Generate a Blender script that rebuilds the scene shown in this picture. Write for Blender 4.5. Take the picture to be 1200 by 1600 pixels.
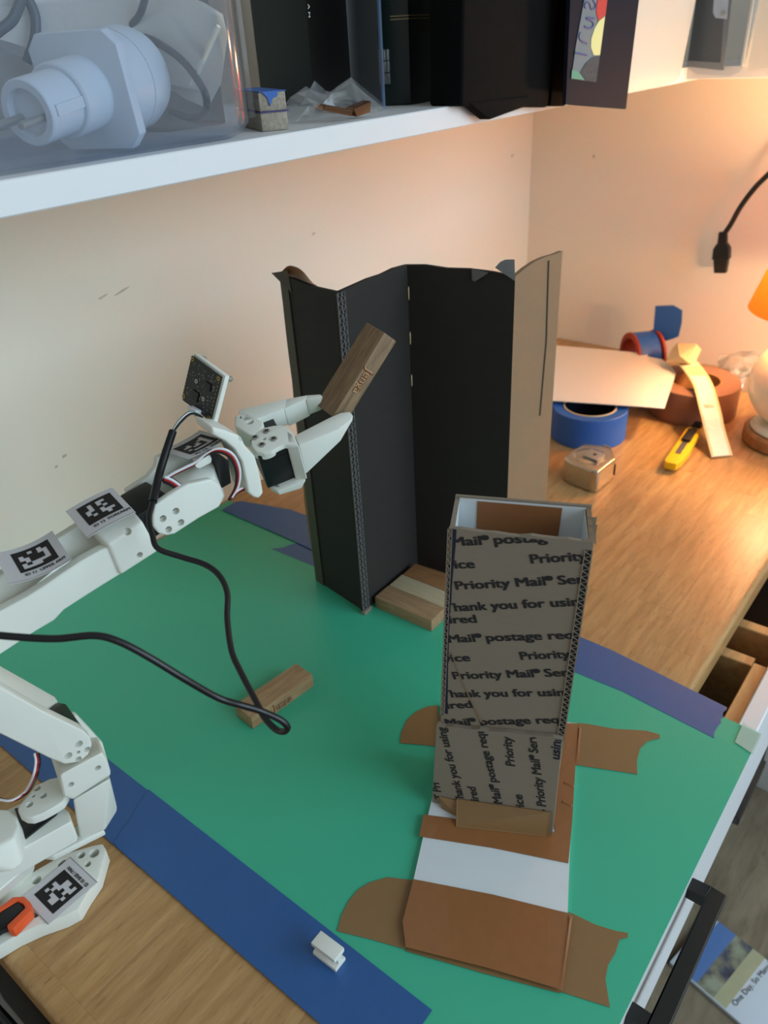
import bpy, bmesh, math, random
from mathutils import Vector, Matrix
random.seed(7)
for o in list(bpy.data.objects): bpy.data.objects.remove(o)
scene = bpy.context.scene
COL = scene.collection
V = Vector

# ---------------------------------------------------------------- camera (z = 0 is the top of the desk)
FPX, YAW, PIT, ROLL, CAMZ = 1217.38, 0.69868182, 0.54435638, 0.06020162, 0.53727
fw = V((math.cos(YAW)*math.cos(PIT), math.sin(YAW)*math.cos(PIT), -math.sin(PIT)))
rt = V((math.sin(YAW), -math.cos(YAW), 0))
dn = fw.cross(rt)
R2 = rt*math.cos(ROLL) + dn*math.sin(ROLL)
D2 = dn*math.cos(ROLL) - rt*math.sin(ROLL)
CAM = V((0, 0, CAMZ))
cd = bpy.data.cameras.new('camera')
cam = bpy.data.objects.new('camera', cd); COL.objects.link(cam)
M = Matrix((R2, -D2, -fw)).transposed().to_4x4(); M.translation = CAM
cam.matrix_world = M
cd.sensor_fit = 'HORIZONTAL'; cd.sensor_width = 36.0; cd.lens = FPX*36/1200
cd.clip_start = 0.01; cd.clip_end = 50
cd.dof.use_dof = True; cd.dof.focus_distance = 0.57; cd.dof.aperture_fstop = 12
scene.camera = cam

# ---------------------------------------------------------------- light
w = bpy.data.worlds.new('world'); scene.world = w; w.use_nodes = True
bg = w.node_tree.nodes['Background']; bg.inputs[0].default_value = (1.0, 0.98, 0.95, 1); bg.inputs[1].default_value = 0.30
def area(name, loc, target, sx, sy, energy, col):
    l = bpy.data.lights.new(name, 'AREA'); l.shape = 'RECTANGLE'; l.size = sx; l.size_y = sy; l.energy = energy; l.color = col
    o = bpy.data.objects.new(name, l); COL.objects.link(o); o.location = loc
    o.rotation_euler = (V(target)-V(loc)).to_track_quat('-Z', 'Y').to_euler(); return o
area('window_daylight', (0.75, -1.9, 1.05), (0.45, 0.4, 0.1), 2.0, 1.3, 52, (0.64, 0.85, 1.0))
vs = scene.view_settings
vs.view_transform = 'Standard'; vs.look = 'None'; vs.gamma = 1.0; vs.use_curve_mapping = False; vs.exposure = 0.0
scene.cycles.transparent_max_bounces = 40

# ---------------------------------------------------------------- where a thing seen in the photograph stands
def ray(u, v): return R2*((u-600)/FPX) + D2*((v-800)/FPX) + fw
def Z(u, v, z=0.0):
    d = ray(u, v); return CAM + d*((z-CAMZ)/d.z)
def Xp(u, v, x):
    d = ray(u, v); return CAM + d*(x/d.x)
def Yp(u, v, y):
    d = ray(u, v); return CAM + d*(y/d.y)
def D(u, v, t): return CAM + ray(u, v)*t
def PL(u, v, P, n):
    d = ray(u, v); return CAM + d*(n.dot(P-CAM)/n.dot(d))

# ---------------------------------------------------------------- materials
def lin(c):
    return tuple(((x/255)/12.92 if x/255 <= .04045 else ((x/255+.055)/1.055)**2.4) for x in c)
def mat(name, rgb, rough=0.5, metal=0.0, noise=0.0, nscale=30, bump=0.0, bscale=200, spec=0.5, trans=0.0, emis=None, sss=0.0, coat=0.0, stretch=None, alpha=1.0):
    m = bpy.data.materials.new(name); m.use_nodes = True
    nt = m.node_tree; b = nt.nodes['Principled BSDF']
    c = lin(rgb)+(1,)
    b.inputs['Base Color'].default_value = c
    b.inputs['Roughness'].default_value = rough; b.inputs['Metallic'].default_value = metal
    b.inputs['Specular IOR Level'].default_value = spec
    b.inputs['Transmission Weight'].default_value = trans
    b.inputs['Coat Weight'].default_value = coat
    b.inputs['Alpha'].default_value = alpha
    if sss: b.inputs['Subsurface Weight'].default_value = sss; b.inputs['Subsurface Radius'].default_value = (.004,.003,.002)
    if emis: b.inputs['Emission Color'].default_value = lin(emis[0])+(1,); b.inputs['Emission Strength'].default_value = emis[1]
    if noise or bump:
        g = nt.nodes.new('ShaderNodeNewGeometry'); mp = nt.nodes.new('ShaderNodeMapping')
        nt.links.new(g.outputs['Position'], mp.inputs['Vector'])
        if stretch: mp.inputs['Scale'].default_value = stretch
    if noise:
        n = nt.nodes.new('ShaderNodeTexNoise'); n.inputs['Scale'].default_value = nscale; n.inputs['Detail'].default_value = 4
        r = nt.nodes.new('ShaderNodeMapRange'); r.inputs[3].default_value = 1-noise; r.inputs[4].default_value = 1+noise
        mx = nt.nodes.new('ShaderNodeMix'); mx.data_type = 'RGBA'; mx.blend_type = 'MULTIPLY'; mx.inputs[0].default_value = 1
        mx.inputs[6].default_value = c
        nt.links.new(mp.outputs[0], n.inputs['Vector']); nt.links.new(n.outputs[0], r.inputs[0])
        nt.links.new(r.outputs[0], mx.inputs[7]); nt.links.new(mx.outputs[2], b.inputs['Base Color'])
    if bump:
        n2 = nt.nodes.new('ShaderNodeTexNoise'); n2.inputs['Scale'].default_value = bscale; n2.inputs['Detail'].default_value = 3
        bp = nt.nodes.new('ShaderNodeBump'); bp.inputs['Strength'].default_value = bump; bp.inputs['Distance'].default_value = .001
        nt.links.new(mp.outputs[0], n2.inputs['Vector']); nt.links.new(n2.outputs[0], bp.inputs['Height']); nt.links.new(bp.outputs[0], b.inputs['Normal'])
    return m
def wood(name, light, dark, stretch, scale=1.0, rough=.42, rnd=.18, pores=.35, axis=None):
    m = bpy.data.materials.new(name); m.use_nodes = True; nt = m.node_tree; b = nt.nodes['Principled BSDF']
    N, L = nt.nodes.new, nt.links.new
    g = N('ShaderNodeTexCoord'); oi = N('ShaderNodeObjectInfo')
    add = N('ShaderNodeVectorMath'); add.operation = 'ADD'
    sc = N('ShaderNodeVectorMath'); sc.operation = 'SCALE'; sc.inputs[3].default_value = 7.0
    cmb = N('ShaderNodeCombineXYZ'); L(oi.outputs['Random'], cmb.inputs[0]); L(oi.outputs['Random'], cmb.inputs[1]); L(cmb.outputs[0], sc.inputs[0])
    geo = N('ShaderNodeNewGeometry')
    L((g.outputs['Object'] if axis == 'object' else geo.outputs['Position']), add.inputs[0]); L(sc.outputs[0], add.inputs[1])
    mp = N('ShaderNodeMapping'); mp.inputs['Scale'].default_value = stretch; L(add.outputs[0], mp.inputs[0])
    n1 = N('ShaderNodeTexNoise'); n1.inputs['Scale'].default_value = 6*scale; n1.inputs['Detail'].default_value = 6; n1.inputs['Roughness'].default_value = .6; n1.inputs['Distortion'].default_value = .5
    L(mp.outputs[0], n1.inputs[0])
    cr = N('ShaderNodeValToRGB'); cr.color_ramp.elements[0].position = .32; cr.color_ramp.elements[1].position = .68
    cr.color_ramp.elements[0].color = lin(dark)+(1,); cr.color_ramp.elements[1].color = lin(light)+(1,)
    L(n1.outputs[0], cr.inputs[0])
    mp2 = N('ShaderNodeMapping'); mp2.inputs['Scale'].default_value = (stretch[0]*3, stretch[1]*6, stretch[2]*6); L(add.outputs[0], mp2.inputs[0])
    n2 = N('ShaderNodeTexNoise'); n2.inputs['Scale'].default_value = 9*scale; n2.inputs['Detail'].default_value = 2; L(mp2.outputs[0], n2.inputs[0])
    pr = N('ShaderNodeMapRange'); pr.inputs[1].default_value = .62; pr.inputs[2].default_value = .72; pr.inputs[3].default_value = 1; pr.inputs[4].default_value = 1-pores
    L(n2.outputs[0], pr.inputs[0])
    m1 = N('ShaderNodeMix'); m1.data_type = 'RGBA'; m1.blend_type = 'MULTIPLY'; m1.inputs[0].default_value = 1
    L(cr.outputs[0], m1.inputs[6]); L(pr.outputs[0], m1.inputs[7])
    rr = N('ShaderNodeMapRange'); rr.inputs[3].default_value = 1-rnd; rr.inputs[4].default_value = 1+rnd*.6; L(oi.outputs['Random'], rr.inputs[0])
    m2 = N('ShaderNodeMix'); m2.data_type = 'RGBA'; m2.blend_type = 'MULTIPLY'; m2.inputs[0].default_value = 1
    L(m1.outputs[2], m2.inputs[6]); L(rr.outputs[0], m2.inputs[7]); L(m2.outputs[2], b.inputs['Base Color'])
    b.inputs['Roughness'].default_value = rough
    bp = N('ShaderNodeBump'); bp.inputs['Strength'].default_value = .12; bp.inputs['Distance'].default_value = .0006; L(n2.outputs[0], bp.inputs['Height']); L(bp.outputs[0], b.inputs['Normal'])
    return m
def clearmat(name, tint, haze=.25, rough=.08, hazecol=(235,240,245), gloss=.12):
    # thin clear plastic: see-through with a milky share and a reflection
    m = bpy.data.materials.new(name); m.use_nodes = True; nt = m.node_tree; nt.nodes.remove(nt.nodes['Principled BSDF'])
    N, L = nt.nodes.new, nt.links.new; out = nt.nodes['Material Output']
    t = N('ShaderNodeBsdfTransparent'); t.inputs[0].default_value = lin(tint)+(1,)
    d = N('ShaderNodeBsdfDiffuse'); d.inputs[0].default_value = lin(hazecol)+(1,)
    g = N('ShaderNodeBsdfGlossy'); g.inputs['Roughness'].default_value = rough
    a = N('ShaderNodeMixShader'); a.inputs[0].default_value = haze; L(t.outputs[0], a.inputs[1]); L(d.outputs[0], a.inputs[2])
    lw = N('ShaderNodeLayerWeight'); lw.inputs[0].default_value = .35
    f = N('ShaderNodeMath'); f.operation = 'MULTIPLY'; f.inputs[1].default_value = gloss*6; L(lw.outputs['Facing'], f.inputs[0])
    c = N('ShaderNodeMixShader'); L(f.outputs[0], c.inputs[0]); L(a.outputs[0], c.inputs[1]); L(g.outputs[0], c.inputs[2]); L(c.outputs[0], out.inputs[0])
    return m
def translmat(name, rgb, share=.5):
    m = bpy.data.materials.new(name); m.use_nodes = True; nt = m.node_tree; nt.nodes.remove(nt.nodes['Principled BSDF'])
    N, L = nt.nodes.new, nt.links.new; out = nt.nodes['Material Output']
    t = N('ShaderNodeBsdfTranslucent'); t.inputs[0].default_value = lin(rgb)+(1,)
    d = N('ShaderNodeBsdfDiffuse'); d.inputs[0].default_value = lin(rgb)+(1,)
    a = N('ShaderNodeMixShader'); a.inputs[0].default_value = share; L(d.outputs[0], a.inputs[1]); L(t.outputs[0], a.inputs[2]); L(a.outputs[0], out.inputs[0])
    return m

MT = {}
MT['wall'] = mat('painted_wall', (238,229,213), .75, noise=.02, nscale=3, bump=.08, bscale=160)
MT['oak'] = wood('desk_wood', (194,154,102), (166,124,76), (2.5,20,20), 1.0, .36, .07, .5)
MT['pine'] = wood('drawer_wood', (206,166,112), (180,138,86), (3,20,20), 1.0, .5, .1, .1)
MT['block'] = wood('block_wood', (188,156,116), (158,124,86), (4,30,30), 1.4, .62, .16, .25, axis='object')
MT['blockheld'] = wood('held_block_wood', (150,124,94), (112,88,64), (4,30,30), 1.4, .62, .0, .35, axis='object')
MT['blocka'] = wood('tan_block_wood', (172,140,104), (148,116,82), (4,30,30), 1.2, .62, .0, .2, axis='object')
MT['blockb'] = wood('pale_block_wood', (196,180,148), (178,158,124), (4,30,30), 1.2, .62, .0, .1, axis='object')
MT['blockc'] = wood('brown_block_wood', (162,116,74), (136,94,58), (4,30,30), 1.2, .62, .0, .2, axis='object')
MT['green'] = mat('green_card', (64,178,142), .36, noise=.03, nscale=5, spec=.5)
MT['tape'] = mat('painters_tape', (30,86,148), .45, spec=.8, noise=.07, nscale=60, bump=.12, bscale=500, stretch=(1,6,1))
MT['kraft'] = mat('kraft_board', (138,126,110), .8, noise=.06, nscale=90, bump=.1, bscale=60, stretch=(1,1,4))
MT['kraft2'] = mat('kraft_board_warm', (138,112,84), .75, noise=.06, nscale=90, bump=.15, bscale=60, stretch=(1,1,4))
MT['kraftdark'] = mat('kraft_flute', (84,70,52), .9, noise=.1, nscale=200)
MT['inner'] = mat('box_white_inside', (214,220,222), .7, noise=.03, nscale=60)
MT['ptape'] = mat('packing_tape_brown', (146,96,56), .34, noise=.08, nscale=140, bump=.18, bscale=120, coat=.3)
MT['ptape2'] = mat('packing_tape_dull', (138,106,68), .38, noise=.06, nscale=140, bump=.1, bscale=120)
MT['blackcard'] = mat('black_painted_board', (48,44,41), .7, noise=.12, nscale=25, bump=.16, bscale=40, stretch=(1,1,6), spec=.3)
MT['flute'] = mat('painted_flute', (108,106,104), .85, noise=.15, nscale=200)
MT['pla'] = mat('white_printed_plastic', (228,230,220), .45, noise=.015, nscale=30, bump=.03, bscale=900, stretch=(1,1,3), sss=.15)
MT['servo'] = mat('black_servo_plastic', (16,17,19), .42, noise=.1, nscale=120)
MT['steel'] = mat('screw_steel', (176,174,168), .38, .7)
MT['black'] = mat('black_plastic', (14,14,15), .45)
MT['blackmetal'] = mat('black_handle_metal', (22,21,20), .42, bump=.05, bscale=600)
MT['cable'] = mat('black_cable_rubber', (13,15,19), .38)
MT['greycable'] = mat('grey_cable', (60,66,76), .5)
MT['wirewhite'] = mat('white_wire', (226,226,230), .4)
MT['wirered'] = mat('red_wire', (168,24,30), .4)
MT['wiregreen'] = mat('green_wire', (30,110,70), .4)
MT['paper'] = mat('label_paper', (208,206,208), .65)
MT['ink'] = mat('black_ink', (26,24,24), .7)
MT['printink'] = mat('carton_print', (34,32,34), .75)
MT['marker'] = mat('dark_blue_marker', (22,24,48), .6)
MT['burn'] = mat('burnt_lettering', (104,56,28), .8)
MT['pcb'] = mat('black_circuit_board', (16,17,17), .4)
MT['gold'] = mat('pad_gold', (168,140,80), .35, .9)
MT['silk'] = mat('white_silkscreen', (176,176,172), .6)
MT['orange'] = mat('orange_plastic', (232,92,44), .42)
MT['white'] = mat('white_lacquer', (224,226,228), .35)
MT['shelf'] = mat('white_shelf_board', (222,224,226), .45, noise=.015, nscale=40)
MT['adapter'] = mat('white_adapter_plastic', (206,214,220), .4)
MT['pouch'] = mat('white_cloth', (234,231,222), .85, noise=.03, nscale=40, bump=.25, bscale=900)
MT['clear'] = clearmat('clear_bin_plastic', (244,247,252), .06, .1, (205,215,228), .05)
MT['milky'] = clearmat('milky_bin_plastic', (240,238,232), .72, .2, (236,232,222), .08)
MT['film'] = clearmat('thin_plastic_film', (250,250,250), .035, .08, (225,228,232), .05)
MT['ctape'] = clearmat('clear_tape', (235,248,242), .38, .3, (225,245,236), .06)
MT['navybox'] = mat('dark_navy_box', (16,30,50), .4, noise=.15, nscale=30, stretch=(30,1,1))
MT['greenbook'] = mat('dark_green_cover', (14,30,28), .42, noise=.1, nscale=300, bump=.1, bscale=800)
MT['goldfoil'] = mat('gold_foil', (150,138,98), .45, .6)
MT['fabric'] = mat('black_fabric', (7,7,8), .9, spec=.15, noise=.2, nscale=600, bump=.2, bscale=900)
MT['navy'] = mat('navy_card', (17,19,36), .7, spec=.2)
MT['copper'] = mat('copper_foil', (150,110,80), .3, .9)
MT['purple'] = mat('purple_tape', (70,56,130), .5)
MT['bluetape2'] = mat('bright_blue_tape', (36,92,170), .5, bump=.1, bscale=300)
MT['browntape'] = mat('brown_tape_roll', (150,104,80), .35, noise=.03, nscale=80)
MT['chrome'] = mat('brushed_chrome', (196,190,178), .25, 1.0, noise=.05, nscale=60)
MT['yellow'] = mat('yellow_plastic', (236,186,20), .35)
MT['blade'] = mat('blade_steel', (150,150,150), .3, .9)
MT['envelope'] = mat('white_envelope_paper', (226,220,208), .75, noise=.015, nscale=20)
MT['redcore'] = mat('red_tape_core', (170,62,42), .6)
MT['cream'] = mat('cream_paper', (222,196,150), .75)
MT['globe'] = mat('frosted_glass_globe', (236,232,214), .3, sss=.4)
MT['lampwood'] = wood('lamp_base_wood', (190,140,90), (150,104,62), (8,8,8), 1.0, .5, .1, .2)
MT['shade'] = translmat('orange_lamp_shade', (232,160,84), .4)
MT['floor'] = wood('floor_wood', (150,138,116), (112,100,80), (2,9,9), .6, .55, .08, .3)
MT['bag'] = mat('dark_filler', (7,8,11), .6)
MT['darkin'] = mat('dark_drawer_lining', (26,21,17), .8)
MT['tray'] = mat('brown_tray', (104,84,68), .7)
MT['mag'] = mat('magazine_paper', (206,216,226), .4)
MT['drawred'] = mat('crayon_red', (186,60,54), .8); MT['drawyel'] = mat('crayon_yellow', (214,214,150), .8)
MT['drawgrn'] = mat('crayon_green', (96,150,126), .8); MT['drawgry'] = mat('crayon_grey', (70,72,76), .9, noise=.5, nscale=300); MT['drawpur'] = mat('crayon_purple', (92,84,140), .8)

# ---------------------------------------------------------------- mesh helpers
def wloc(o):
    v = V((0,0,0))
    while o is not None: v += o.location; o = o.parent
    return v
def finish(bm, name, m, parent=None, bevel=0.0, seg=2, smooth=35, ang=25):
    bmesh.ops.remove_doubles(bm, verts=bm.verts, dist=1e-6)
    if bevel:
        bm.normal_update()
        es = [e for e in bm.edges if len(e.link_faces) == 2 and e.calc_face_angle(0) > math.radians(ang)]
        if es: bmesh.ops.bevel(bm, geom=es, offset=bevel, segments=seg, profile=.6, affect='EDGES', clamp_overlap=True)
    bmesh.ops.recalc_face_normals(bm, faces=bm.faces)
    c = V((0,0,0))
    lo = V((1e9,)*3); hi = V((-1e9,)*3)
    for v in bm.verts:
        for i in range(3): lo[i] = min(lo[i], v.co[i]); hi[i] = max(hi[i], v.co[i])
    c = (lo+hi)/2
    bmesh.ops.translate(bm, verts=bm.verts, vec=-c)
    me = bpy.data.meshes.new(name); bm.to_mesh(me); bm.free()
    if smooth:
        for p in me.polygons: p.use_smooth = True
        me.set_sharp_from_angle(angle=math.radians(smooth))
    me.materials.append(MT[m] if isinstance(m, str) else m)
    o = bpy.data.objects.new(name, me); COL.objects.link(o)
    if parent: o.parent = parent; o.location = c - wloc(parent)
    else: o.location = c
    return o
def thing(name, label, cat, loc=(0,0,0), group=None):
    o = bpy.data.objects.new(name, None); COL.objects.link(o); o.location = loc; o.empty_display_size = .02
    return tag(o, label, cat, group)
def tag(o, label=None, cat=None, group=None, kind=None):
    if label: o['label'] = label
    if cat: o['category'] = cat
    if group: o['group'] = group
    if kind: o['kind'] = kind
    return o
def BM(): return bmesh.new()
def addprism(bm, pts, vec):
    vec = V(vec); a = [bm.verts.new(V(p)) for p in pts]; b = [bm.verts.new(V(p)+vec) for p in pts]
    bm.faces.new(a); bm.faces.new(b[::-1]); n = len(a)
    for i in range(n): bm.faces.new((a[i], b[i], b[(i+1) % n], a[(i+1) % n]))
    return bm
def prism(pts, vec): return addprism(BM(), pts, vec)
def addhull(bm, pts):
    vs_ = [bm.verts.new(V(p)) for p in pts]
    r = bmesh.ops.convex_hull(bm, input=vs_)
    junk = [v for v in r['geom_interior']+r['geom_unused'] if isinstance(v, bmesh.types.BMVert)]
    if junk: bmesh.ops.delete(bm, geom=list(set(junk)), context='VERTS')
    return bm
def hull(pts):
    bm = addhull(BM(), pts); bmesh.ops.dissolve_limit(bm, angle_limit=math.radians(2), verts=bm.verts, edges=bm.edges); return bm
def addbox(bm, o, ex, ey, ez):
    o, ex, ey, ez = V(o), V(ex), V(ey), V(ez)
    return addprism(bm, [o, o+ex, o+ex+ey, o+ey], ez)
def box(o, ex, ey, ez): return addbox(BM(), o, ex, ey, ez)
def abox(x0, x1, y0, y1, z0, z1): return box((x0,y0,z0), (x1-x0,0,0), (0,y1-y0,0), (0,0,z1-z0))
def frame(ax):
    ax = V(ax).normalized(); t = V((0,0,1)) if abs(ax.z) < .9 else V((1,0,0))
    x = t.cross(ax).normalized(); return x, ax.cross(x).normalized(), ax
def catmull(pts, n=8):
    P = [V(p) for p in pts]; P = [P[0]*2-P[1]] + P + [P[-1]*2-P[-2]]; out = []
    for i in range(1, len(P)-2):
        for k in range(n):
            t = k/n; a, b, c, d = P[i-1:i+3]
            out.append(.5*((2*b)+(c-a)*t+(2*a-5*b+4*c-d)*t*t+(3*b-a-3*c+d)*t**3))
    out.append(P[-2]); return out
def addtube(bm, path, r, n=10, cap=True):
    rr = r if callable(r) else (lambda t: r)
    x = None; rings = []
    for i, p in enumerate(path):
        d = (path[min(i+1, len(path)-1)] - path[max(i-1, 0)]).normalized()
        if x is None: x = frame(d)[0]
        x = (x - d*x.dot(d)).normalized(); y = d.cross(x); q = rr(i/(len(path)-1))
        rings.append([bm.verts.new(p+(x*math.cos(2*math.pi*k/n)+y*math.sin(2*math.pi*k/n))*q) for k in range(n)])
    for a, b in zip(rings, rings[1:]):
        for k in range(n): bm.faces.new((a[k], a[(k+1) % n], b[(k+1) % n], b[k]))
    if cap: bm.faces.new(rings[0][::-1]); bm.faces.new(rings[-1])
    return bm
def tube(pts, r, n=10, sub=8): return addtube(BM(), catmull(pts, sub), r, n)
def addlathe(bm, o, ax, prof, n=32, closed=False):
    o = V(o); x, y, a = frame(ax); rings = []
    for r, h in prof:
        if r < 1e-7: rings.append([bm.verts.new(o+a*h)])
        else: rings.append([bm.verts.new(o+a*h+(x*math.cos(2*math.pi*k/n)+y*math.sin(2*math.pi*k/n))*r) for k in range(n)])
    seq = list(zip(rings, rings[1:]))
    if closed: seq.append((rings[-1], rings[0]))
    for p, q in seq:
        for k in range(n):
            k2 = (k+1) % n
            if len(p) == 1 and len(q) == 1: continue
            if len(p) == 1: bm.faces.new((p[0], q[k2], q[k]))
            elif len(q) == 1: bm.faces.new((p[k], p[k2], q[0]))
            else: bm.faces.new((p[k], p[k2], q[k2], q[k]))
    return bm
def lathe(o, ax, prof, n=32, closed=False): return addlathe(BM(), o, ax, prof, n, closed)
def addsheet(bm, pts, th):
    # thin sheet with real thickness from a flat outline
    pts = [V(p) for p in pts]; n = V((0,0,0))
    for i in range(len(pts)): n += (pts[i]-pts[0]).cross(pts[(i+1) % len(pts)]-pts[0])
    n.normalize()
    if n.z < 0: n = -n
    return addprism(bm, pts, n*th)
def ribbon(left, right, th, sub=6):
    # strip following two edge curves, with thickness
    A, B = catmull(left, sub), catmull(right, sub); bm = BM(); top = []; bot = []
    for i in range(len(A)):
        d = (A[min(i+1, len(A)-1)]-A[max(i-1, 0)]); n = (B[i]-A[i]).cross(d).normalized()*th
        top.append((bm.verts.new(A[i]), bm.verts.new(B[i]))); bot.append((bm.verts.new(A[i]-n), bm.verts.new(B[i]-n)))
    for i in range(len(A)-1):
        bm.faces.new((top[i][0], top[i][1], top[i+1][1], top[i+1][0])); bm.faces.new((bot[i][0], bot[i+1][0], bot[i+1][1], bot[i][1]))
        bm.faces.new((top[i][0], top[i+1][0], bot[i+1][0], bot[i][0])); bm.faces.new((top[i][1], bot[i][1], bot[i+1][1], top[i+1][1]))
    bm.faces.new((top[0][0], bot[0][0], bot[0][1], top[0][1])); bm.faces.new((top[-1][0], top[-1][1], bot[-1][1], bot[-1][0]))
    return bm
def cut(o, holes, n=16):
    # real holes: (centre, axis, radius, depth) in world space
    bm = BM(); wl = wloc(o)
    for c, ax, r, dp in holes:
        ax = V(ax).normalized(); addlathe(bm, V(c)+ax*.004-wl, -ax, [(0,0),(r,0),(r,dp+.004),(0,dp+.004)], n)
    bmesh.ops.recalc_face_normals(bm, faces=bm.faces)
    me = bpy.data.meshes.new('cutter'); bm.to_mesh(me); bm.free()
    c = bpy.data.objects.new('cutter', me); COL.objects.link(c); c.location = wl
    md = o.modifiers.new('b', 'BOOLEAN'); md.object = c; md.operation = 'DIFFERENCE'; md.solver = 'EXACT'
    bpy.context.view_layer.update()
    dg = bpy.context.evaluated_depsgraph_get(); nm = bpy.data.meshes.new_from_object(o.evaluated_get(dg))
    o.modifiers.clear(); old = o.data; nm.name = old.name; o.data = nm
    bpy.data.objects.remove(c); bpy.data.meshes.remove(me)
    for p in nm.polygons: p.use_smooth = True
    nm.set_sharp_from_angle(angle=math.radians(35))
_tc = {}
def textbm(s, offset=.0):
    if '®' in s and len(s) > 1:
        a, b = s.split('®', 1); va, fa, wa = textbm(a, offset); vr, frr, wr2 = textbm('®', 0.0)
        vs_ = list(va); fs = list(fa); x = wa+.05; n0 = len(vs_); vs_ += [V((x+v.x*.5, .36+v.y*.5, 0)) for v in vr]; fs += [tuple(i+n0 for i in f) for f in frr]; x += wr2*.5+.05
        if b.strip():
            x += .22; vb, fb2, wb2 = textbm(b.strip(), offset); n0 = len(vs_); vs_ += [V((x+v.x, v.y, 0)) for v in vb]; fs += [tuple(i+n0 for i in f) for f in fb2]; x += wb2
        return vs_, fs, x
    # flat text as a mesh, unit size; returns (verts, faces, width)
    if (s, offset) in _tc: return _tc[(s, offset)]
    cu = bpy.data.curves.new('t', 'FONT'); cu.body = s; cu.size = 1; cu.offset = offset; cu.resolution_u = 3; cu.fill_mode = 'FRONT'
    o = bpy.data.objects.new('t', cu); COL.objects.link(o); bpy.context.view_layer.update()
    dg = bpy.context.evaluated_depsgraph_get(); me = bpy.data.meshes.new_from_object(o.evaluated_get(dg))
    vs_ = [v.co.copy() for v in me.vertices]; fs = [tuple(p.vertices) for p in me.polygons]
    bpy.data.objects.remove(o); bpy.data.meshes.remove(me); bpy.data.curves.remove(cu)
    x0 = min(v.x for v in vs_); x1 = max(v.x for v in vs_)
    vs_ = [V((v.x-x0, v.y, 0)) for v in vs_]
    _tc[(s, offset)] = (vs_, fs, x1-x0); return _tc[(s, offset)]
def addtext(bm, s, p0, p1, cap, up, lift, offset=.02, clip=(), bold=0.0):
    # text whose baseline runs p0 -> p1, capital height cap along 'up'
    vs_, fs, wd = textbm(s, offset); p0, p1 = V(p0), V(p1); ux = (p1-p0)/wd; up = V(up); uy = (up-ux.normalized()*up.dot(ux.normalized())).normalized()*(cap/.70)
    b2 = BM(); up_ = V(lift)
    for ox, oy in ([(0,0)] if not bold else [(-bold,-bold*.5),(bold,-bold*.5),(-bold,bold*.5),(bold,bold*.5),(0,0)]):
        vv = [b2.verts.new(p0+ux*(v.x+ox)+uy*(v.y+oy)+up_) for v in vs_]; up_ = up_+V(lift)*.02
        for f in fs:
            try: b2.faces.new([vv[i] for i in f])
            except ValueError: pass
    for co, no in clip:
        bmesh.ops.bisect_plane(b2, geom=b2.verts[:]+b2.edges[:]+b2.faces[:], plane_co=co, plane_no=no, clear_outer=True)
    me = bpy.data.meshes.new('x'); b2.to_mesh(me); b2.free(); bm.from_mesh(me); bpy.data.meshes.remove(me)
    return bm
def copyobj(o, parent, loc, rot=None, name=None):
    c = o.copy(); COL.objects.link(c); c.parent = parent
    c.location = V(loc) - (wloc(parent) if parent else V((0,0,0)))
    if rot is not None: c.rotation_euler = rot
    return c

# ================================================================ the room
XW, YW, FZ = 1.414, 0.776, -0.75
fl = finish(abox(-1.2, XW, -1.4, YW, FZ-.03, FZ-.006), 'floor', 'darkin'); tag(fl, kind='structure')
for i in range(6):
    y0 = -0.40+i*.19
    cuts = [-.9, random.uniform(-.2,.5), XW]
    for a, b in zip(cuts, cuts[1:]):
        finish(abox(a+.0006, b-.0006, y0+.0003, y0+.1897, FZ-.012, FZ), 'floorboard', 'floor', fl, bevel=.0012, seg=1)
wb = finish(abox(-1.0, XW+.06, YW, YW+.06, FZ, 1.15), 'wall_back', 'wall', smooth=0); tag(wb, kind='structure')
wr = finish(abox(XW, XW+.06, -1.4, YW, FZ, 1.15), 'wall_right', 'wall', smooth=0); tag(wr, kind='structure')
def scuff(parent, p, ax1, ax2, n):
    pts = [V(p)+ax1*math.cos(k)*random.uniform(.6,1)+ax2*math.sin(k)*random.uniform(.6,1) for k in [i*2*math.pi/9 for i in range(9)]]
    finish(prism(pts, n*.0006), 'scuff', MT['scuff'], parent, smooth=0)
MT['scuff'] = mat('wall_scuff', (196,184,170), .8)
for u, v, a, b in [(101,712,.004,.002),(88,729,.003,.0015),(190,455,.012,.0012),(160,464,.008,.001),(490,365,.006,.0012),(800,243,.004,.003)]:
    scuff(wb, Yp(u, v, YW), V((1,0,.25))*a, V((-.2,0,1))*b, V((0,-1,0)))
scuff(wr, Xp(928,245,XW), V((0,.003,0)), V((0,0,.004)), V((-1,0,0)))

# ---------------------------------------------------------------- desk top of wooden staves
DX0, DY0 = 0.056, 0.128
desk = thing('desktop', 'light oak desktop of glued wooden staves under the green mat', 'desktop', (.7,.45,-.03))
finish(abox(DX0+.004, XW-.002, DY0+.004, YW-.002, -.030, -.004), 'core', 'oak', desk, smooth=0)
def rprof(w_, h_, r, n=5):
    return [(w_,-h_),(w_,0)]+[(r-r*math.sin(math.radians(90*k/n)), -r+r*math.cos(math.radians(90*k/n))) for k in range(n+1)]+[(r-r*math.cos(math.radians(90*k/n)), -h_+r-r*math.sin(math.radians(90*k/n))) for k in range(n+1)]
finish(prism([V((DX0+a, DY0, b)) for a, b in rprof(.0163,.031,.006)], (0, YW-.001-DY0, 0)), 'end_strip', 'oak', desk)
finish(prism([V((DX0+.0163, DY0+a, b)) for a, b in rprof(.0163,.031,.006)], (XW-.001-DX0-.0163, 0, 0)), 'edge_strip', 'oak', desk)
ys = DY0+.0163; row = 0
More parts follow.
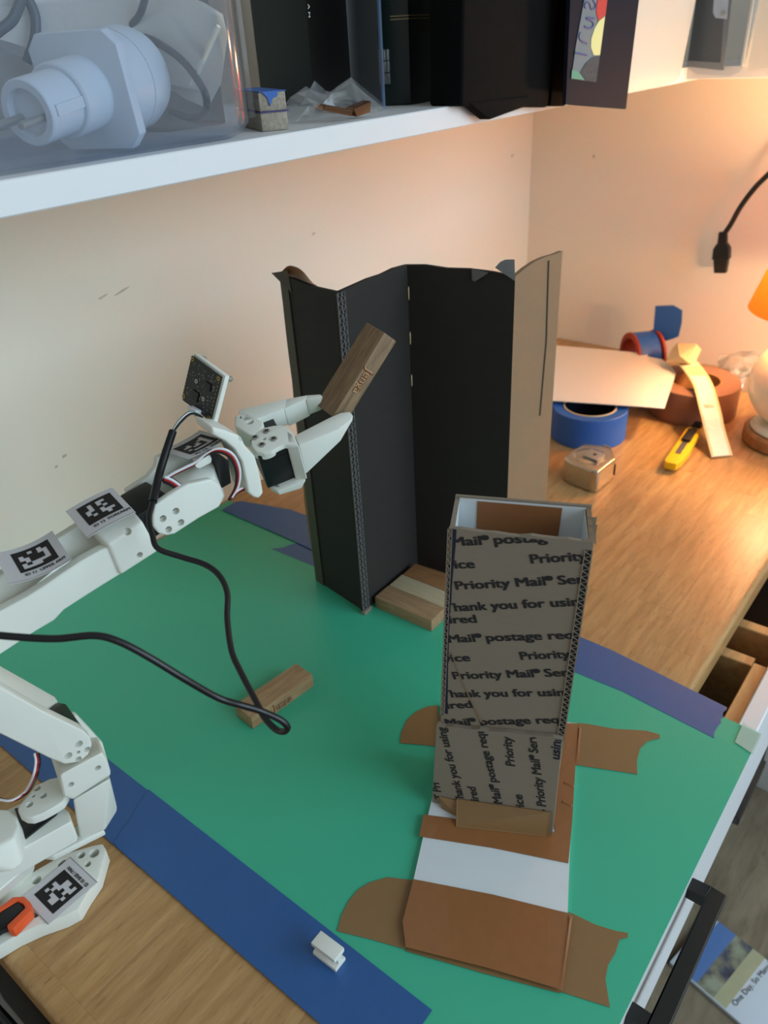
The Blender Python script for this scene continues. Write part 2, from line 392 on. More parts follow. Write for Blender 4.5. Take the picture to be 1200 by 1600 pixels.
while ys < YW-.01:
    y1 = min(ys+.0405, YW-.001); x = DX0+.0163
    x = x; cuts = [x]
    nx = x+random.uniform(.2,.55)
    if row == 1: cuts += [.40,.690,.98]
    elif row == 0: cuts += [.632,.93]
    else:
        while nx < XW-.12: cuts.append(nx); nx += random.uniform(.22,.5)
    cuts.append(XW-.001)
    for a, b in zip(cuts, cuts[1:]):
        finish(abox(a+.00003, b-.00003, ys+.00003, y1-.00003, -.012, 0), 'stave', 'oak', desk, bevel=.00012, seg=1)
    ys = y1; row += 1

# ---------------------------------------------------------------- drawer cabinet below
cab = thing('drawer_cabinet', 'white drawer cabinet with black bar handles under the desk', 'cabinet', (.6,.4,FZ))
def cabx(n, *a, m='white', b=.001, par=None): return finish(abox(*a), n, m, par or cab, bevel=b, seg=1)
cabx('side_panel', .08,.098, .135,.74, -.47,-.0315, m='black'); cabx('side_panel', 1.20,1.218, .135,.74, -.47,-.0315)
cabx('back_panel', .099,1.199, .722,.74, -.47,-.0315); cabx('bottom_panel', .099,1.199, .135,.72, -.47,-.452)
for x in (.10,1.17):
    for y in (.16,.69): cabx('leg', x,x+.03, y,y+.03, FZ,-.4705)
def handle(par, x0, x1, yf, z, out=.027, t=.0125):
    bm = BM(); addbox(bm, (x0,yf-out,z), (x1-x0,0,0), (0,t,0), (0,0,t)); 
    addbox(bm, (x0,yf-out+t,z), (t,0,0), (0,out-t,0), (0,0,t)); addbox(bm, (x1-t,yf-out+t,z), (t,0,0), (0,out-t,0), (0,0,t))
    bmesh.ops.remove_doubles(bm, verts=bm.verts, dist=1e-6)
    return finish(bm, 'handle', 'blackmetal', par, bevel=.0006, seg=1)
FY = .067
fr = cabx('drawer_front', .12,1.05, FY,FY+.0175, -.150,-.024, m='white', b=.0015)
handle(fr, .311, .443, FY, -.072)
cabx('drawer_box_front', .30,.694, FY+.0178,FY+.0315, -.140,-.030, m='pine', b=.001)
cabx('drawer_divider', .694,.709, FY+.0325,.60, -.135,-.036, m='pine', b=.001)
cabx('drawer_divider', .752,.767, FY+.0180,.60, -.135,-.036, m='pine', b=.001)
cabx('drawer_tray', .710,.751, FY+.0325,.55, -.10,-.075, m='tray', b=.001)
cabx('drawer_bottom', .30,1.04, FY+.0180,.62, -.148,-.139, m='darkin', b=.0)
lf = cabx('lower_drawer_front', .12,1.19, .1060,.1300, -.45,-.156, m='white', b=.0015)
handle(lf, .764, .880, .1060, -.352)
bx_ = thing('storage_box', 'white storage box standing on the floor beyond the black handles', 'box', (1.30,0,FZ))
finish(abox(1.215,1.40,-.30,.115, FZ,-.46), 'body', 'white', bx_, bevel=.004); finish(abox(1.207,1.405,-.308,.123, -.4595,-.43), 'lid', 'white', bx_, bevel=.004)

# magazine on the floor
mg = thing('magazine', 'magazine with a photograph on its cover lying on the floor', 'magazine', (.83,.02,FZ))
c0, c1 = Z(1110,1430,FZ+.008), Z(1200,1501,FZ+.008)
ex = (c1-c0)*1.7; ey = Z(1036,1494,FZ+.008)-c0; ey = ey-ex*(ey.dot(ex)/ex.length_squared)
finish(prism([c0, c0+ex, c0+ex+ey, c0+ey], (0,0,-.0075)), 'pages', 'mag', mg, bevel=.001)
finish(prism([c0-ex*.012+V((0,0,-.007)), c0+V((0,0,-.007)), c0+ey+V((0,0,-.007)), c0+ey-ex*.012+V((0,0,-.007))], (0,0,.0075)), 'spine', 'black', mg)
def q2(s, t, h=.0004): return c0+ex*s+ey*t+V((0,0,h))
MT['photo'] = None
def photomat():
    m = bpy.data.materials.new('cover_photo'); m.use_nodes = True; nt = m.node_tree; b = nt.nodes['Principled BSDF']; b.inputs['Roughness'].default_value = .35
    g = nt.nodes.new('ShaderNodeNewGeometry'); n = nt.nodes.new('ShaderNodeTexNoise'); n.inputs['Scale'].default_value = 26; n.inputs['Detail'].default_value = 5
    cr = nt.nodes.new('ShaderNodeValToRGB'); e = cr.color_ramp.elements; e[0].position = .36; e[0].color = lin((36,44,66))+(1,); e[1].position = .62; e[1].color = lin((150,160,140))+(1,)
    x = e.new(.45); x.color = lin((74,84,104))+(1,); x = e.new(.52); x.color = lin((120,122,104))+(1,)
    nt.links.new(g.outputs[0], n.inputs[0]); nt.links.new(n.outputs[0], cr.inputs[0]); nt.links.new(cr.outputs[0], b.inputs[0]); return m
MT['photo'] = photomat()
MT['sky'] = mat('cover_sky', (80,124,186), .35); MT['sand'] = mat('cover_sand', (176,176,142), .4, noise=.1, nscale=60)
finish(prism([q2(.09,.0), q2(.27,.0), q2(.27,.98), q2(.09,.98)], (0,0,.0001)), 'cover_sky', 'sky', mg, smooth=0)
finish(prism([q2(.27,.0), q2(.44,.0), q2(.44,.98), q2(.27,.98)], (0,0,.0001)), 'cover_photo', 'photo', mg, smooth=0)
finish(prism([q2(.44,.0), q2(.56,.0), q2(.56,.98), q2(.44,.98)], (0,0,.0001)), 'cover_ground', 'sand', mg, smooth=0)
bm = BM(); t0 = Z(1150,1573,FZ+.0086); t1 = Z(1204,1512,FZ+.0086)
addtext(bm, 'One Day, So Many Ways', t0, t0+(t1-t0)*1.35, .008, -ex, (0,0,.0006), .0); finish(bm, 'lettering', 'ink', mg, smooth=0)
# dark shape added to fill the dark area beside the desk end
bg_ = thing('bag', 'added black shape filling the dark area beside the near end of the desk', 'bag', (-.05,.3,FZ))
finish(hull([V((x,y,z)) for x in (-.22,.035) for y in (.14,.62) for z in (FZ+.02,-.10)]+[V((-.2,.2,FZ)),V((.02,.2,FZ)),V((.02,.56,FZ)),V((-.2,.56,FZ)),V((-.1,.4,-.075))]), 'body', 'bag', bg_, bevel=.03, seg=3)
finish(tube([V((.036,.2,-.11)),V((.042,.3,-.10)),V((.044,.42,-.098)),V((.04,.55,-.11))], .004), 'filler_edge', 'cable', bg_)

# ---------------------------------------------------------------- mat and tapes
T = .0012
mz = T
pts = [V((.172,.0612,0)), V((.566,.0612,0)), V((.580,.30,0)), V((.584,.770,0)), V((.172,.770,0))]
mato = finish(prism(pts, (0,0,T)), 'green_mat', 'green', smooth=0); tag(mato, 'large green card mat covering the desk', 'mat')
def tapestrip(pts, label, m='tape', lift=0.0, name='tape_strip', th=.0003, cat='tape'):
    bm = BM(); addprism(bm, [V((p[0],p[1],mz+lift)) for p in pts], (0,0,th))
    o = finish(bm, name, m, smooth=0); return tag(o, label, cat)
def jag(p0, p1, n, amp):
    p0, p1 = V((*p0,0)), V((*p1,0)); d = (p1-p0); nn = V((-d.y,d.x,0)).normalized()
    return [tuple((p0+d*(i/n)+nn*random.uniform(-amp,amp))[:2]) for i in range(n+1)]
tapestrip([(.159,.16),(.2085,.16)]+jag((.2085,.455),(.158,.435),9,.0012), 'blue tape along the near mat edge under the white clip', lift=.0004)
tapestrip([(.158,.40),(.2075,.40),(.207,.768),(.158,.768)], 'blue tape running on behind the robot base along the mat edge', lift=.0)
tapestrip(jag((.538,.0925),(.581,.0945),12,.0012)+[(.594,.21),(.597,.33),(.580,.60)]+jag((.575,.600),(.530,.632),7,.002)+[(.5405,.33),(.546,.18)], 'lavender blue tape on the mat edge between the print box and the bare desk', lift=.0)
tapestrip([(.566,.752),(.590,.755),(.612,.68),(.619,.54),(.570,.52),(.563,.62)], 'blue tape strip at the far mat edge behind the gripper', lift=.0006)
tapestrip([(.559,.757),(.586,.757),(.590,.66),(.590,.54),(.553,.53),(.558,.62)], 'shorter blue tape layered over the far mat corner', lift=.0012)
tapestrip([tuple(Z(u,v)[:2]) for u,v in [(1160.6,1132),(1147.8,1162),(1175.6,1181),(1189.5,1149.7)]], 'clear tape piece on the right mat corner over the drawer', 'ctape', lift=.0006, name='clear_tape', th=.0004)

# ---------------------------------------------------------------- folded black cardboard screen
HZ = .351
P = [V((.514,.5405,0)), V((.500,.4555,0)), V((.6045,.4605,0)), V((.6175,.350,0)), V((.716,.3545,0))]
scr = thing('cardboard_screen', 'tall folded screen of black painted corrugated cardboard', 'screen', (.6,.45,mz))
def wallpanel(a, b, th, name, m, tops, side=1):
    d = (b-a).normalized(); n = V((-d.y,d.x,0))*th*side; L_ = (b-a).length; bm = BM(); k = len(tops)
    lo = [a+V((0,0,mz)), b+V((0,0,mz))]; hi = [a+d*L_*(i/(k-1))+V((0,0,t)) for i, t in enumerate(tops)]
    addprism(bm, [lo[0], lo[1]]+hi[::-1], n); return finish(bm, name, m, scr, smooth=0)
wallpanel(P[0], P[1], .004, 'panel', 'blackcard', [.353,.3535,.352,.351,.3515,.352])
wallpanel(P[1]+V((.0035,0.001,0)), P[2], .004, 'panel', 'blackcard', [.3525,.353,.3535,.3525,.3535,.352])
wallpanel(P[2]+V((.0012,.0055,0)), P[3], .004, 'panel', 'blackcard', [.351,.353,.352,.3535,.353,.351])
wallpanel(P[3], P[4], .004, 'side_panel', 'kraft2', [.351,.354,.3555,.355,.353,.352])
tag(scr.children[-1], 'plain brown side panel lit by the lamp')
# painted tape flap wrapped round the left edge, brown behind
def strip3(pts, n, name, m, th=.0008): return finish(prism(pts, n*th), name, m, scr, smooth=0)
d01 = (P[1]-P[0]).normalized(); n01 = V((d01.y,-d01.x,0))
MT['olivetape'] = mat('painted_over_tape', (78,72,58), .6, noise=.06, nscale=50)
strip3([P[0]+n01*.0006+V((0,0,mz)), P[0]+d01*.014+n01*.0006+V((0,0,mz)), P[0]+d01*.013+n01*.0006+V((0,0,.18)), P[0]+d01*.011+n01*.0006+V((0,0,.3535)), P[0]+n01*.0006+V((0,0,.3535))], n01, 'edge_tape', 'olivetape')
bulge = [P[0]+V((0,0,mz)), P[0]+V((0,0,.352))]+[P[0]-d01*.001-d01*.006*abs(math.sin(i*1.1))*(i/9)+V((0,0,.352-i*.035)) for i in range(1,9)]
strip3(bulge, n01, 'tape_fold', 'ptape', .0005)
# crumpled brown tape at the top left
bm = BM(); base = P[0]+V((0,0,.352)); 
prof = [(0,.004),(.012,.0115),(.024,.0125),(.034,.010),(.043,.004),(.047,.001)]
ribL = [base+d01*s+V((.001,0,h)) for s, h in prof]; ribR = [base+d01*s+V((.010,.004,-.003)) for s, h in prof]
finish(ribbon(ribL, ribR, .0006), 'tape_flap', 'ptape', scr)
finish(hull([base+V((-.004,.008,.004)), base+V((0,.002,-.004)), base+d01*.012+V((0,0,.008)), base+d01*.016+V((-.001,0,-.012)), base+V((.003,0,.001)), base+d01*.006+V((-.002,0,-.002))]), 'torn_corner', 'olivetape', scr)
# corrugated cut edge facing the viewer at the front corner
def flutes(bm, a, b, wv, n, amp, th=.0005, depth=V((0,0,0))):
    # wavy paper between two liners, seen on the cut edge; a->b runs along the edge
    a, b = V(a), V(b); d = b-a; w2 = V(wv); N_ = n*8; prev = None
    for i in range(N_+1):
        t = i/N_; c = a+d*t+w2*(.5+.42*math.sin(t*n*2*math.pi))
        q = [bm.verts.new(c-w2.normalized()*th), bm.verts.new(c+w2.normalized()*th), bm.verts.new(c+w2.normalized()*th+depth), bm.verts.new(c-w2.normalized()*th+depth)]
        if prev:
            for k in range(4): bm.faces.new((prev[k], prev[(k+1) % 4], q[(k+1) % 4], q[k]))
        prev = q
    for s in (0, 1):
        o = a+w2*s; addbox(bm, o-w2.normalized()*th*.8, d, w2.normalized()*th*1.6, depth)
e0 = P[1]+V((-.0040,-.0015,.004)); e1 = P[1]+V((-.0035,-.0010,.3525))
finish(box(e0+V((.0002,.0012,-.002)), e1-e0, V((.0085,0,0)), V((0,.003,0))), 'edge_core', 'blackcard', scr, smooth=0)
bm = BM(); flutes(bm, e0, e1, V((.0044,-.0006,0)), 46, .4, .00033, V((0,.0012,0))); flutes(bm, e0+V((.0045,-.0006,0)), e1+V((.0045,-.0006,0)), V((.0042,-.0002,0)), 46, .4, .00033, V((0,.0012,0)))
finish(bm, 'corrugated_edge', 'flute', scr, smooth=60)
finish(box(P[1]+V((-.005,-.004,mz)), (.014,.001,0), (0,.006,0), (0,0,.004)), 'torn_foot', 'kraft', scr, bevel=.001)
# torn bits along the top right and light seeping through the fold
finish(hull([V((.615,.354,.352)),V((.6175,.35,.347)),V((.611,.362,.364)),V((.617,.351,.366)),V((.609,.366,.359)),V((.616,.356,.362)),V((.613,.358,.366))]), 'torn_tuft', 'flute', scr)
finish(hull([V((.6115,.392,.3545)),V((.6125,.378,.3525)),V((.6105,.391,.345)),V((.6100,.388,.3435)),V((.6125,.374,.353))]), 'torn_flap', 'flute', scr)
d34 = (P[4]-P[3]).normalized(); n34 = V((d34.y,-d34.x,0))
crease_ = [P[3]+d34*(.072-.010*abs(t-.5))+n34*(.0004)+V((0,0,.35-t*.16)) for t in [i/8 for i in range(9)]]
finish(addtube(BM(), catmull(crease_, 3), .0011, 6), 'crease', 'kraftdark', scr)
for k in range(3):  # pale spots painted as warm light coming through the fold
    p = lambda s, z: P[2]+V((-.0006,-.0012,0))+V((s,0,z))
    finish(hull([p(-.0006,.33-k*.045), p(.0006,.332-k*.045), p(.0004,.318-k*.045), p(-.0004,.320-k*.045), p(0,.326-k*.045)+V((0,-.0008,0))]), 'fold_light_spot', 'cream', scr)

# ---------------------------------------------------------------- jenga style blocks
def block(o, ex, ey, ez, label, grp=None, m='block'):
    bm = box((0,0,0), (.075,0,0), (0,.025,0), (0,0,.015)); bmesh.ops.translate(bm, verts=bm.verts, vec=(-.0375,-.0125,-.0075))
    ob = finish(bm, 'wooden_block', m, None, bevel=.0011, seg=2)
    ex, ey, ez = V(ex).normalized(), V(ey).normalized(), V(ez).normalized()
    ob.matrix_world = Matrix.Translation(V(o)+ex*.0375+ey*.0125+ez*.0075) @ Matrix((ex, ey, ez)).transposed().to_4x4()
    tag(ob, label, 'wooden block', grp); return ob
def blocktext(ob, face_o, ux, uy, lift, w=.024, cap=.0095, flip=False):
    bm = BM(); addtext(bm, 'Jenga', face_o, V(face_o)+V(ux).normalized()*w, cap, uy, V(lift)*.0003, .0)
    # outlined lettering as burnt into the wood: thick dark shape with a light heart
    bm2 = BM(); addtext(bm2, 'Jenga', V(face_o), V(face_o)+V(ux).normalized()*w, cap, uy, V(lift)*.0002, .055)
    mw = ob.matrix_world.inverted()
    for b, mm, nm in ((bm2, 'burn', 'lettering_outline'), (bm, 'block', 'lettering')):
        bmesh.ops.transform(b, matrix=mw, verts=b.verts); me = bpy.data.meshes.new(nm); b.to_mesh(me); b.free(); me.materials.append(MT[mm])
        c = bpy.data.objects.new(nm, me); COL.objects.link(c); c.parent = ob
th = -.1034
e1_, e2_ = V((math.cos(th), math.sin(th), 0)), V((-math.sin(th), math.cos(th), 0))
bo = V((.3082,.4316,mz))
b1 = block(bo, e1_, e2_, (0,0,1), 'lone wooden block lying on the green mat under the cable loop')
blocktext(b1, bo+e1_*.022-e2_*.0+V((0,0,.0028)), e1_, (0,0,1), -e2_, .026, .0085)
for i, nm in enumerate(['wooden block laid first in front of the black screen, nearest the print box', 'pale middle wooden block of the three lying in front of the screen', 'rearmost wooden block lying against the black screen']):
    tb = block(V((.513+i*.0255,.4515,mz)), (.02,-1,0), (1,.02,0), (0,0,1), nm, None, ('blocka','blockb','blockc')[i])
# block held in the gripper
hb = V((.452,.3862,.3506)); hx = V((-.5988,.2621,-.7568)); hy = V((-.2824,-.9533,-.1067))
hdir = V((.7495,-.1499,-.6449))
held = block(hb+hx*.075, -hx, hy, hdir, 'wooden block held tilted in the white gripper', None, 'blockheld')
blocktext(held, hb+hy*.025+hx*.0285+hdir*.0035, hx, hdir, hy, .022, .0085)

# ---------------------------------------------------------------- tall open box made of printed postal cardboard
tw = thing('cardboard_chute', 'tall open cardboard box with postal print standing on a taped card base', 'box', (.36,.2,mz))
BZ0 = mz+.003
bl, br = V((.3428,.2491,BZ0)), V((.3712,.1618,BZ0))
tl, tr = V((.3576,.2458,.26)), V((.3947,.1610,.26))
dpb = V((.0375,.0195,0)); dpt = V((.0378,.0192,0))
def quadwall(a, b, c, d, th, name, m, par=tw):
    # a,b bottom, c,d top; thickness towards th vector
    return finish(prism([a, b, c, d], th), name, m, par, smooth=0)
nf = ((br-bl).cross(tl-bl)).normalized()
if nf.dot(V((-1,0,0))) < 0: nf = -nf
tr = PL(927.5,847.5,bl,nf)
TH = .0032
def lerp(a, b, t): return a+(b-a)*t
topjag = [lerp(tl, tr, i/12)+V((0,0,random.uniform(-.0008,.0008))) for i in range(13)]
finish(prism([bl, br]+topjag[::-1], -nf*TH), 'front_wall', 'kraft', tw, smooth=0)
sl = (tl-bl).normalized()
back = [bl+dpb, br+dpb, tr+dpt+V((0,0,.002)), tl+dpt+V((0,0,.002))]
finish(prism([back[0], back[1], back[2], back[3]], nf*TH*.8), 'back_wall', 'kraft', tw, smooth=0)
inn = .0028
sd = (br-bl).normalized()
finish(prism([bl-nf*TH, bl+dpb+nf*TH*.8, tl+dpt+nf*TH*.8, tl-nf*TH], sd*TH), 'side_wall', 'kraft', tw, smooth=0)
finish(prism([br-nf*TH, br+dpb+nf*TH*.8, tr+dpt+nf*TH*.8, tr-nf*TH], -sd*TH), 'side_wall', 'kraft2', tw, smooth=0)
# white lining and the brown tape inside
nb = nf
def lin_(a, b, c, d, n, name, m, t=.0004): finish(prism([a, b, c, d], n*t), name, m, tw, smooth=0)
bi = [p+nf*TH*.82 for p in back]
def bq(s, z): return lerp(lerp(bi[0], bi[1], s), lerp(bi[3], bi[2], s), z)
lin_(bq(.035,.4), bq(.965,.4), bq(.965,.995), bq(.035,.995), nf, 'lining', 'inner')
def bq2(s, z): return bq(s, z)+nf*.0006
lin_(bq2(.20,.4), bq2(.76,.4), bq2(.80,.99), bq2(.175,.99), nf, 'inside_tape', 'ptape')
for a0, t0, a1, sg in ((bl, tl, dpb, 1), (br, tr, dpb, -1)):
    o = sd*TH*1.05*sg; lin_(lerp(a0,t0,.4)-nf*TH+o, lerp(a0,t0,.4)+a1+nf*TH+o, t0+a1+nf*TH+o-V((0,0,.001)), t0-nf*TH+o-V((0,0,.001)), sd*sg, 'lining', 'inner')
fi = -nf*TH*1.05
lin_(lerp(bl,tl,.4)+sd*.004+fi, lerp(br,tr,.4)-sd*.004+fi, tr-sd*.004+fi-V((0,0,.002)), tl+sd*.004+fi-V((0,0,.002)), -nf, 'lining', 'inner')
# corrugated edges on the right, marker line down the left
fa = lerp(br,tr,.36)-sd*.0046+nf*.0004; fb = tr-sd*.0046+nf*.0004-V((0,0,.006))
finish(prism([fa, fa+sd*.0048, fb+sd*.0048, fb], -nf*.0003), 'edge_core', 'printink', tw, smooth=0)
bm = BM(); flutes(bm, fa, fb, sd*.0044, 34, .4, .00042, nf*.0007)
finish(bm, 'corrugated_edge', 'kraft', tw, smooth=60)
bm = BM(); flutes(bm, lerp(bl,tl,.36)-sd*.0004+nf*.0002, tl-sd*.0004+nf*.0002, sd*.0030, 30, .4, .0003, nf*.0006); finish(bm, 'corrugated_edge', 'kraft', tw, smooth=60)
ml = [lerp(lerp(bl,tl,t), lerp(br,tr,t), .035+.012*math.sin(t*7)+random.uniform(-.003,.003))+nf*.0004 for t in [.37+.63*i/14 for i in range(15)]]
finish(ribbon([p-sd*.0014 for p in ml], [p+sd*.0014 for p in ml], .0003, 2), 'marker_line', 'marker', tw, smooth=0)
# torn rim bits
for k in range(3):
    p = lerp(tr, tr+dpt, .2+k*.22)+V((0,0,-.002)); a = random.uniform(-.003,.003)
    finish(hull([p, p+V((.001,-.0025+a*.5,.004)), p+V((.002,.001,-.004)), p+V((-.001,.003,.003)), p+sd*.0022+V((0,0,-.005))]), 'torn_rim', 'kraft', tw)
# upper print
def onf(u, v): return PL(u, v, bl, nf)
clipF = [(lerp(bl,tl,.5)+sd*.001, -( (tl-bl).cross(nf).normalized() if (tl-bl).cross(nf).dot(sd) > 0 else nf.cross(tl-bl).normalized())),
         (lerp(br,tr,.5)-sd*.001, ( (tr-br).cross(nf).normalized() if (tr-br).cross(nf).dot(sd) > 0 else nf.cross(tr-br).normalized())),
         (tl-V((0,0,.0015)), ((tr-tl).cross(nf).normalized() if (tr-tl).cross(nf).z > 0 else nf.cross(tr-tl).normalized()))]
lines = [('Mail® postag',(707.5,853),(855,846)),('vice',(698,888.5),(742,887)),('Priority',(830.7,880),(918,875)),('Priority Mail® Ser',(713.7,921),(913.7,911)),
 ('Thank you for usin',(695,955.5),(906,946)),('ired',(703.7,973.7),(745,972.5)),('Mail® postage req',(702.5,1003.7),(896,997.5)),('vice',(694,1034),(735,1032.5)),
 ('Priority',(815,1030.5),(891,1027.5)),('Priority Mail® Ser',(710,1061),(888.7,1056)),('Thank you for usin',(691,1089.5),(882.5,1087)),('ired',(700,1107),(738.7,1105.5)),('Mail® postage req',(698.7,1133.7),(873.7,1129.5))]
for s, a, b in lines:
    bm = BM(); pa, pb = onf(*a), onf(*b); addtext(bm, s, pa, pb, .0066, (tl-bl), nf*.0003, .0, clipF, .036); finish(bm, 'lettering', 'printink', tw, smooth=0)
# white crease scratch
bm = ribbon([onf(704,1018)+nf*.0003, onf(722,1065)+nf*.0003, onf(751,1128)+nf*.0003], [onf(705,1018)+nf*.0003, onf(723.2,1065)+nf*.0003, onf(754,1128)+nf*.0003], .0002, 4)
finish(bm, 'crease', 'kraft2', tw, smooth=0)
# lower sleeve, print turned on its side
so = nf*.0042
sbl, sbr = bl-sd*.0035+so, br+sd*.002+so
stl, str_ = PL(682,1133,sbl,nf), PL(879,1154,sbl,nf)
sjag = [lerp(stl, str_, i/14)+V((0,0,random.uniform(-.0009,.0009))) for i in range(15)]
finish(prism([sbl, sbr]+sjag[::-1], -nf*.0038), 'sleeve_front', 'kraft', tw, smooth=0)
finish(prism([sbl-nf*.0038, sbl+dpb-nf*.004, stl+dpt-nf*.004-V((0,0,.004)), stl-nf*.0038], sd*.003), 'sleeve_side', 'kraft', tw, smooth=0)
finish(prism([sbr-nf*.0038, sbr+dpb-nf*.004, str_+dpt-nf*.004-V((0,0,.002)), str_-nf*.0038], -sd*.0015), 'sleeve_side', 'kraftdark', tw, smooth=0)
def ons(u, v): return PL(u, v, sbl, nf)
c1 = (tl-bl).cross(nf); c1 = c1 if c1.dot(sd) > 0 else -c1; c2 = (str_-stl).cross(nf); c2 = c2 if c2.z > 0 else -c2
clipS = [(sbl+sd*.0005, -c1), (lerp(sbr,str_,.5)-sd*.0005, ((str_-sbr).cross(nf) if (str_-sbr).cross(nf).dot(sd) > 0 else nf.cross(str_-sbr))), (lerp(stl,str_,.5)-V((0,0,.0015)), c2), (sbl+V((0,0,.001)), -c2)]
def cr8(x, y): return (660+x/4.615, 1100+y/4.615)
for s, a, b, k in [('Thank you for using',(310,720),(163,168),'printink'),('Mail® postage requ',(578,718),(440,180),'printink'),('ired',(408,697),(382,600),'printink'),('Priority',(668,447),(640,240),'printink'),
                   ('vice',(744,778),(718,655),'printink'),('- Priority Mail® Serv',(898,780),(818,225),'printink'),('using',(990,400),(1000,235),'marker'),('T Pri',(150,690),(120,570),'printink')]:
    bm = BM(); pa, pb = ons(*cr8(*a)), ons(*cr8(*b)); addtext(bm, s, pa, pb, .0070, -sd, nf*.0003, .0, clipS, .030); finish(bm, 'lettering', k, tw, smooth=0)
# card base with brown packing tape
def onz(pts, z): return [Z(u, v, z) for u, v in pts]
basecard = [(646,1375),(887,1426),(890,1340),(893,1285),(898,1200),(906,1131),(690,1100),(684,1210),(665,1290)]
cb = finish(prism(onz(basecard, BZ0), (0,0,-.0028)), 'base_card', 'inner', tw, smooth=0)
def ptape(pts, name, m='ptape', z=.0004, th=.0003): return finish(prism(onz(pts, BZ0+z), (0,0,th)), name, m, tw, smooth=0)
ptape([(662,1273),(640+62,1278),(790,1296),(868,1300),(862,1270),(870,1200),(884,1130),(906,1131),(899,1200),(894,1285),(888,1349),(770,1325),(655,1307)], 'base_tape')
ptape([(646,1374),(770,1398),(887,1427),(885,1505),(872,1545),(760,1512),(634,1480),(629,1440)], 'base_tape', 'ptape', .0006)
# tape running on from the card onto the mat
def mtape(pts, name, m='ptape2', z=.0004): return finish(prism(onz(pts, mz+z), (0,0,.0003)), name, m, tw, smooth=0)
left = [(527,1455),(533,1432),(545,1408),(560,1390),(578,1379),(606,1371),(648,1376),(640,1415),(630,1445),(636,1484),(580,1468)]
mtape(left, 'tape_end')
mtape([(640,1478),(760,1512),(873,1545),(876,1552),(760,1522),(634,1486)], 'tape_edge', 'ptape2', .0006)
mtape([(889,1425),(930,1445),(962,1455),(981,1458),(981,1465),(968,1468),(961,1490),(950,1508),(946,1530),(949,1550),(953,1574),(915,1562),(874,1549),(880,1500)], 'tape_end')
mtape([(684,1102),(668,1104),(650,1112),(636,1125),(627,1145),(625,1161),(660,1164),(690,1167)], 'tape_end')
mtape([(903,1130),(916,1131),(960,1139),(1010,1142),(1031,1148),(1031,1154),(1012,1158),(1000,1170),(995,1190),(996,1210),(945,1202),(897,1195)], 'tape_end')
# tape folded up over the front foot of the box and along its right side
finish(prism([Z(716,1282,BZ0+.0008)+nf*.006, Z(858,1300,BZ0+.0008)+nf*.004, ons(862,1268)+nf*.0006, ons(714,1247)+nf*.0006], nf*.0004), 'foot_tape', 'ptape2', tw, smooth=0)
finish(prism([Z(690,1262,BZ0+.001), Z(716,1276,BZ0+.001), ons(716,1250)+nf*.0006, ons(686,1243)+nf*.0006], nf*.0005), 'foot_tape', 'ptape2', tw, smooth=0)
for pa, pb in (((903,1135),(898,1194)), ((877,1255),(893,1262)), ((880,1225),(896,1232)), ((888,1428),(872,1546))):
    a, b = Z(*pa, BZ0+.0006), Z(*pb, BZ0+.0006); d_ = (b-a).normalized(); n_ = V((-d_.y,d_.x,0))
    finish(hull([a, b, a+n_*.003, b+n_*.003, lerp(a,b,.1)+n_*.0015+V((0,0,.0011)), lerp(a,b,.9)+n_*.0015+V((0,0,.0009))]), 'tape_wrinkle', 'ptape', tw)

# ---------------------------------------------------------------- small white printed clip on the tape
cl0, cl1 = Z(489,1492,mz+.0008), Z(525,1520,mz+.0008); dx_ = (cl1-cl0).normalized(); wy = V((-dx_.y, dx_.x, 0)); wy = wy if wy.x > 0 else -wy
Lc = (cl1-cl0).length; g_ = lambda y, z: cl0+wy*y+V((0,0,z))
prof = [(0,0),(.0105,0),(.0105,.0035),(.0072,.0048),(.0072,.0098),(.0105,.0112),(.0105,.0150),(0,.0150),(0,.0112),(.0033,.0098),(.0033,.0048),(0,.0035)]
clip = finish(prism([g_(y,z) for y, z in prof], dx_*Lc), 'printed_clip', 'pla', bevel=.0006, seg=2); tag(clip, 'small white I-shaped plastic clip standing on the blue tape', 'clip')

# ================================================================ robot arm
arm = thing('robot_arm', 'white printed robot arm with black servos reaching over the mat', 'robot arm', (.10,.43,0))
AL = math.radians(-14.5)
aa = V((math.cos(AL), math.sin(AL), 0)); bb = V((-math.sin(AL), math.cos(AL), 0))
W0 = D(268,813,.55)
def L(u, v, lat=0.0): return PL(u, v, W0+bb*lat, bb)
def Ls(pts, lat=0.0): return [L(u, v, lat) for u, v in pts]
UP = V((0,0,1))
# --- forearm: near wall, far wall, trough between
near = [(-70,1066),(0,1024),(55,988),(86,969.6),(100.6,953.8),(125,938),(160,915.7),(192,896),(175,853),(160,859),(129,876),(100,895),(70,916),(43,933),(0,956),(-70,990)]
fore = finish(prism(Ls(near), bb*.009), 'forearm', 'pla', arm, bevel=.0022, seg=3)
farpts = [L(u,v,.041) for u, v in [(-70,930),(0,889),(79,839),(119,814),(165,787),(190,773)]]
finish(prism(farpts+[p-V((0,0,.036)) for p in farpts[::-1]], -bb*.008), 'far_wall', 'pla', arm, bevel=.002, seg=3)
bm = BM(); rows = []
topn = [L(u,v,.008) for u, v in [(-70,972),(0,938),(43,914),(80,884),(103,871),(130,858),(158,844),(180,832)]]
for p in topn:
    rows.append([bm.verts.new(p+bb*(.0255*k/8)+V((0,0,-.004-.010*math.sin(math.pi*k/8)))) for k in range(9)])
for r0, r1 in zip(rows, rows[1:]):
    for k in range(8): bm.faces.new((r0[k], r0[k+1], r1[k+1], r1[k]))
ex_ = bmesh.ops.extrude_face_region(bm, geom=bm.faces[:]); bmesh.ops.translate(bm, verts=[v for v in ex_['geom'] if isinstance(v, bmesh.types.BMVert)], vec=(0,0,-.008))
finish(bm, 'trough', 'pla', arm, smooth=60)
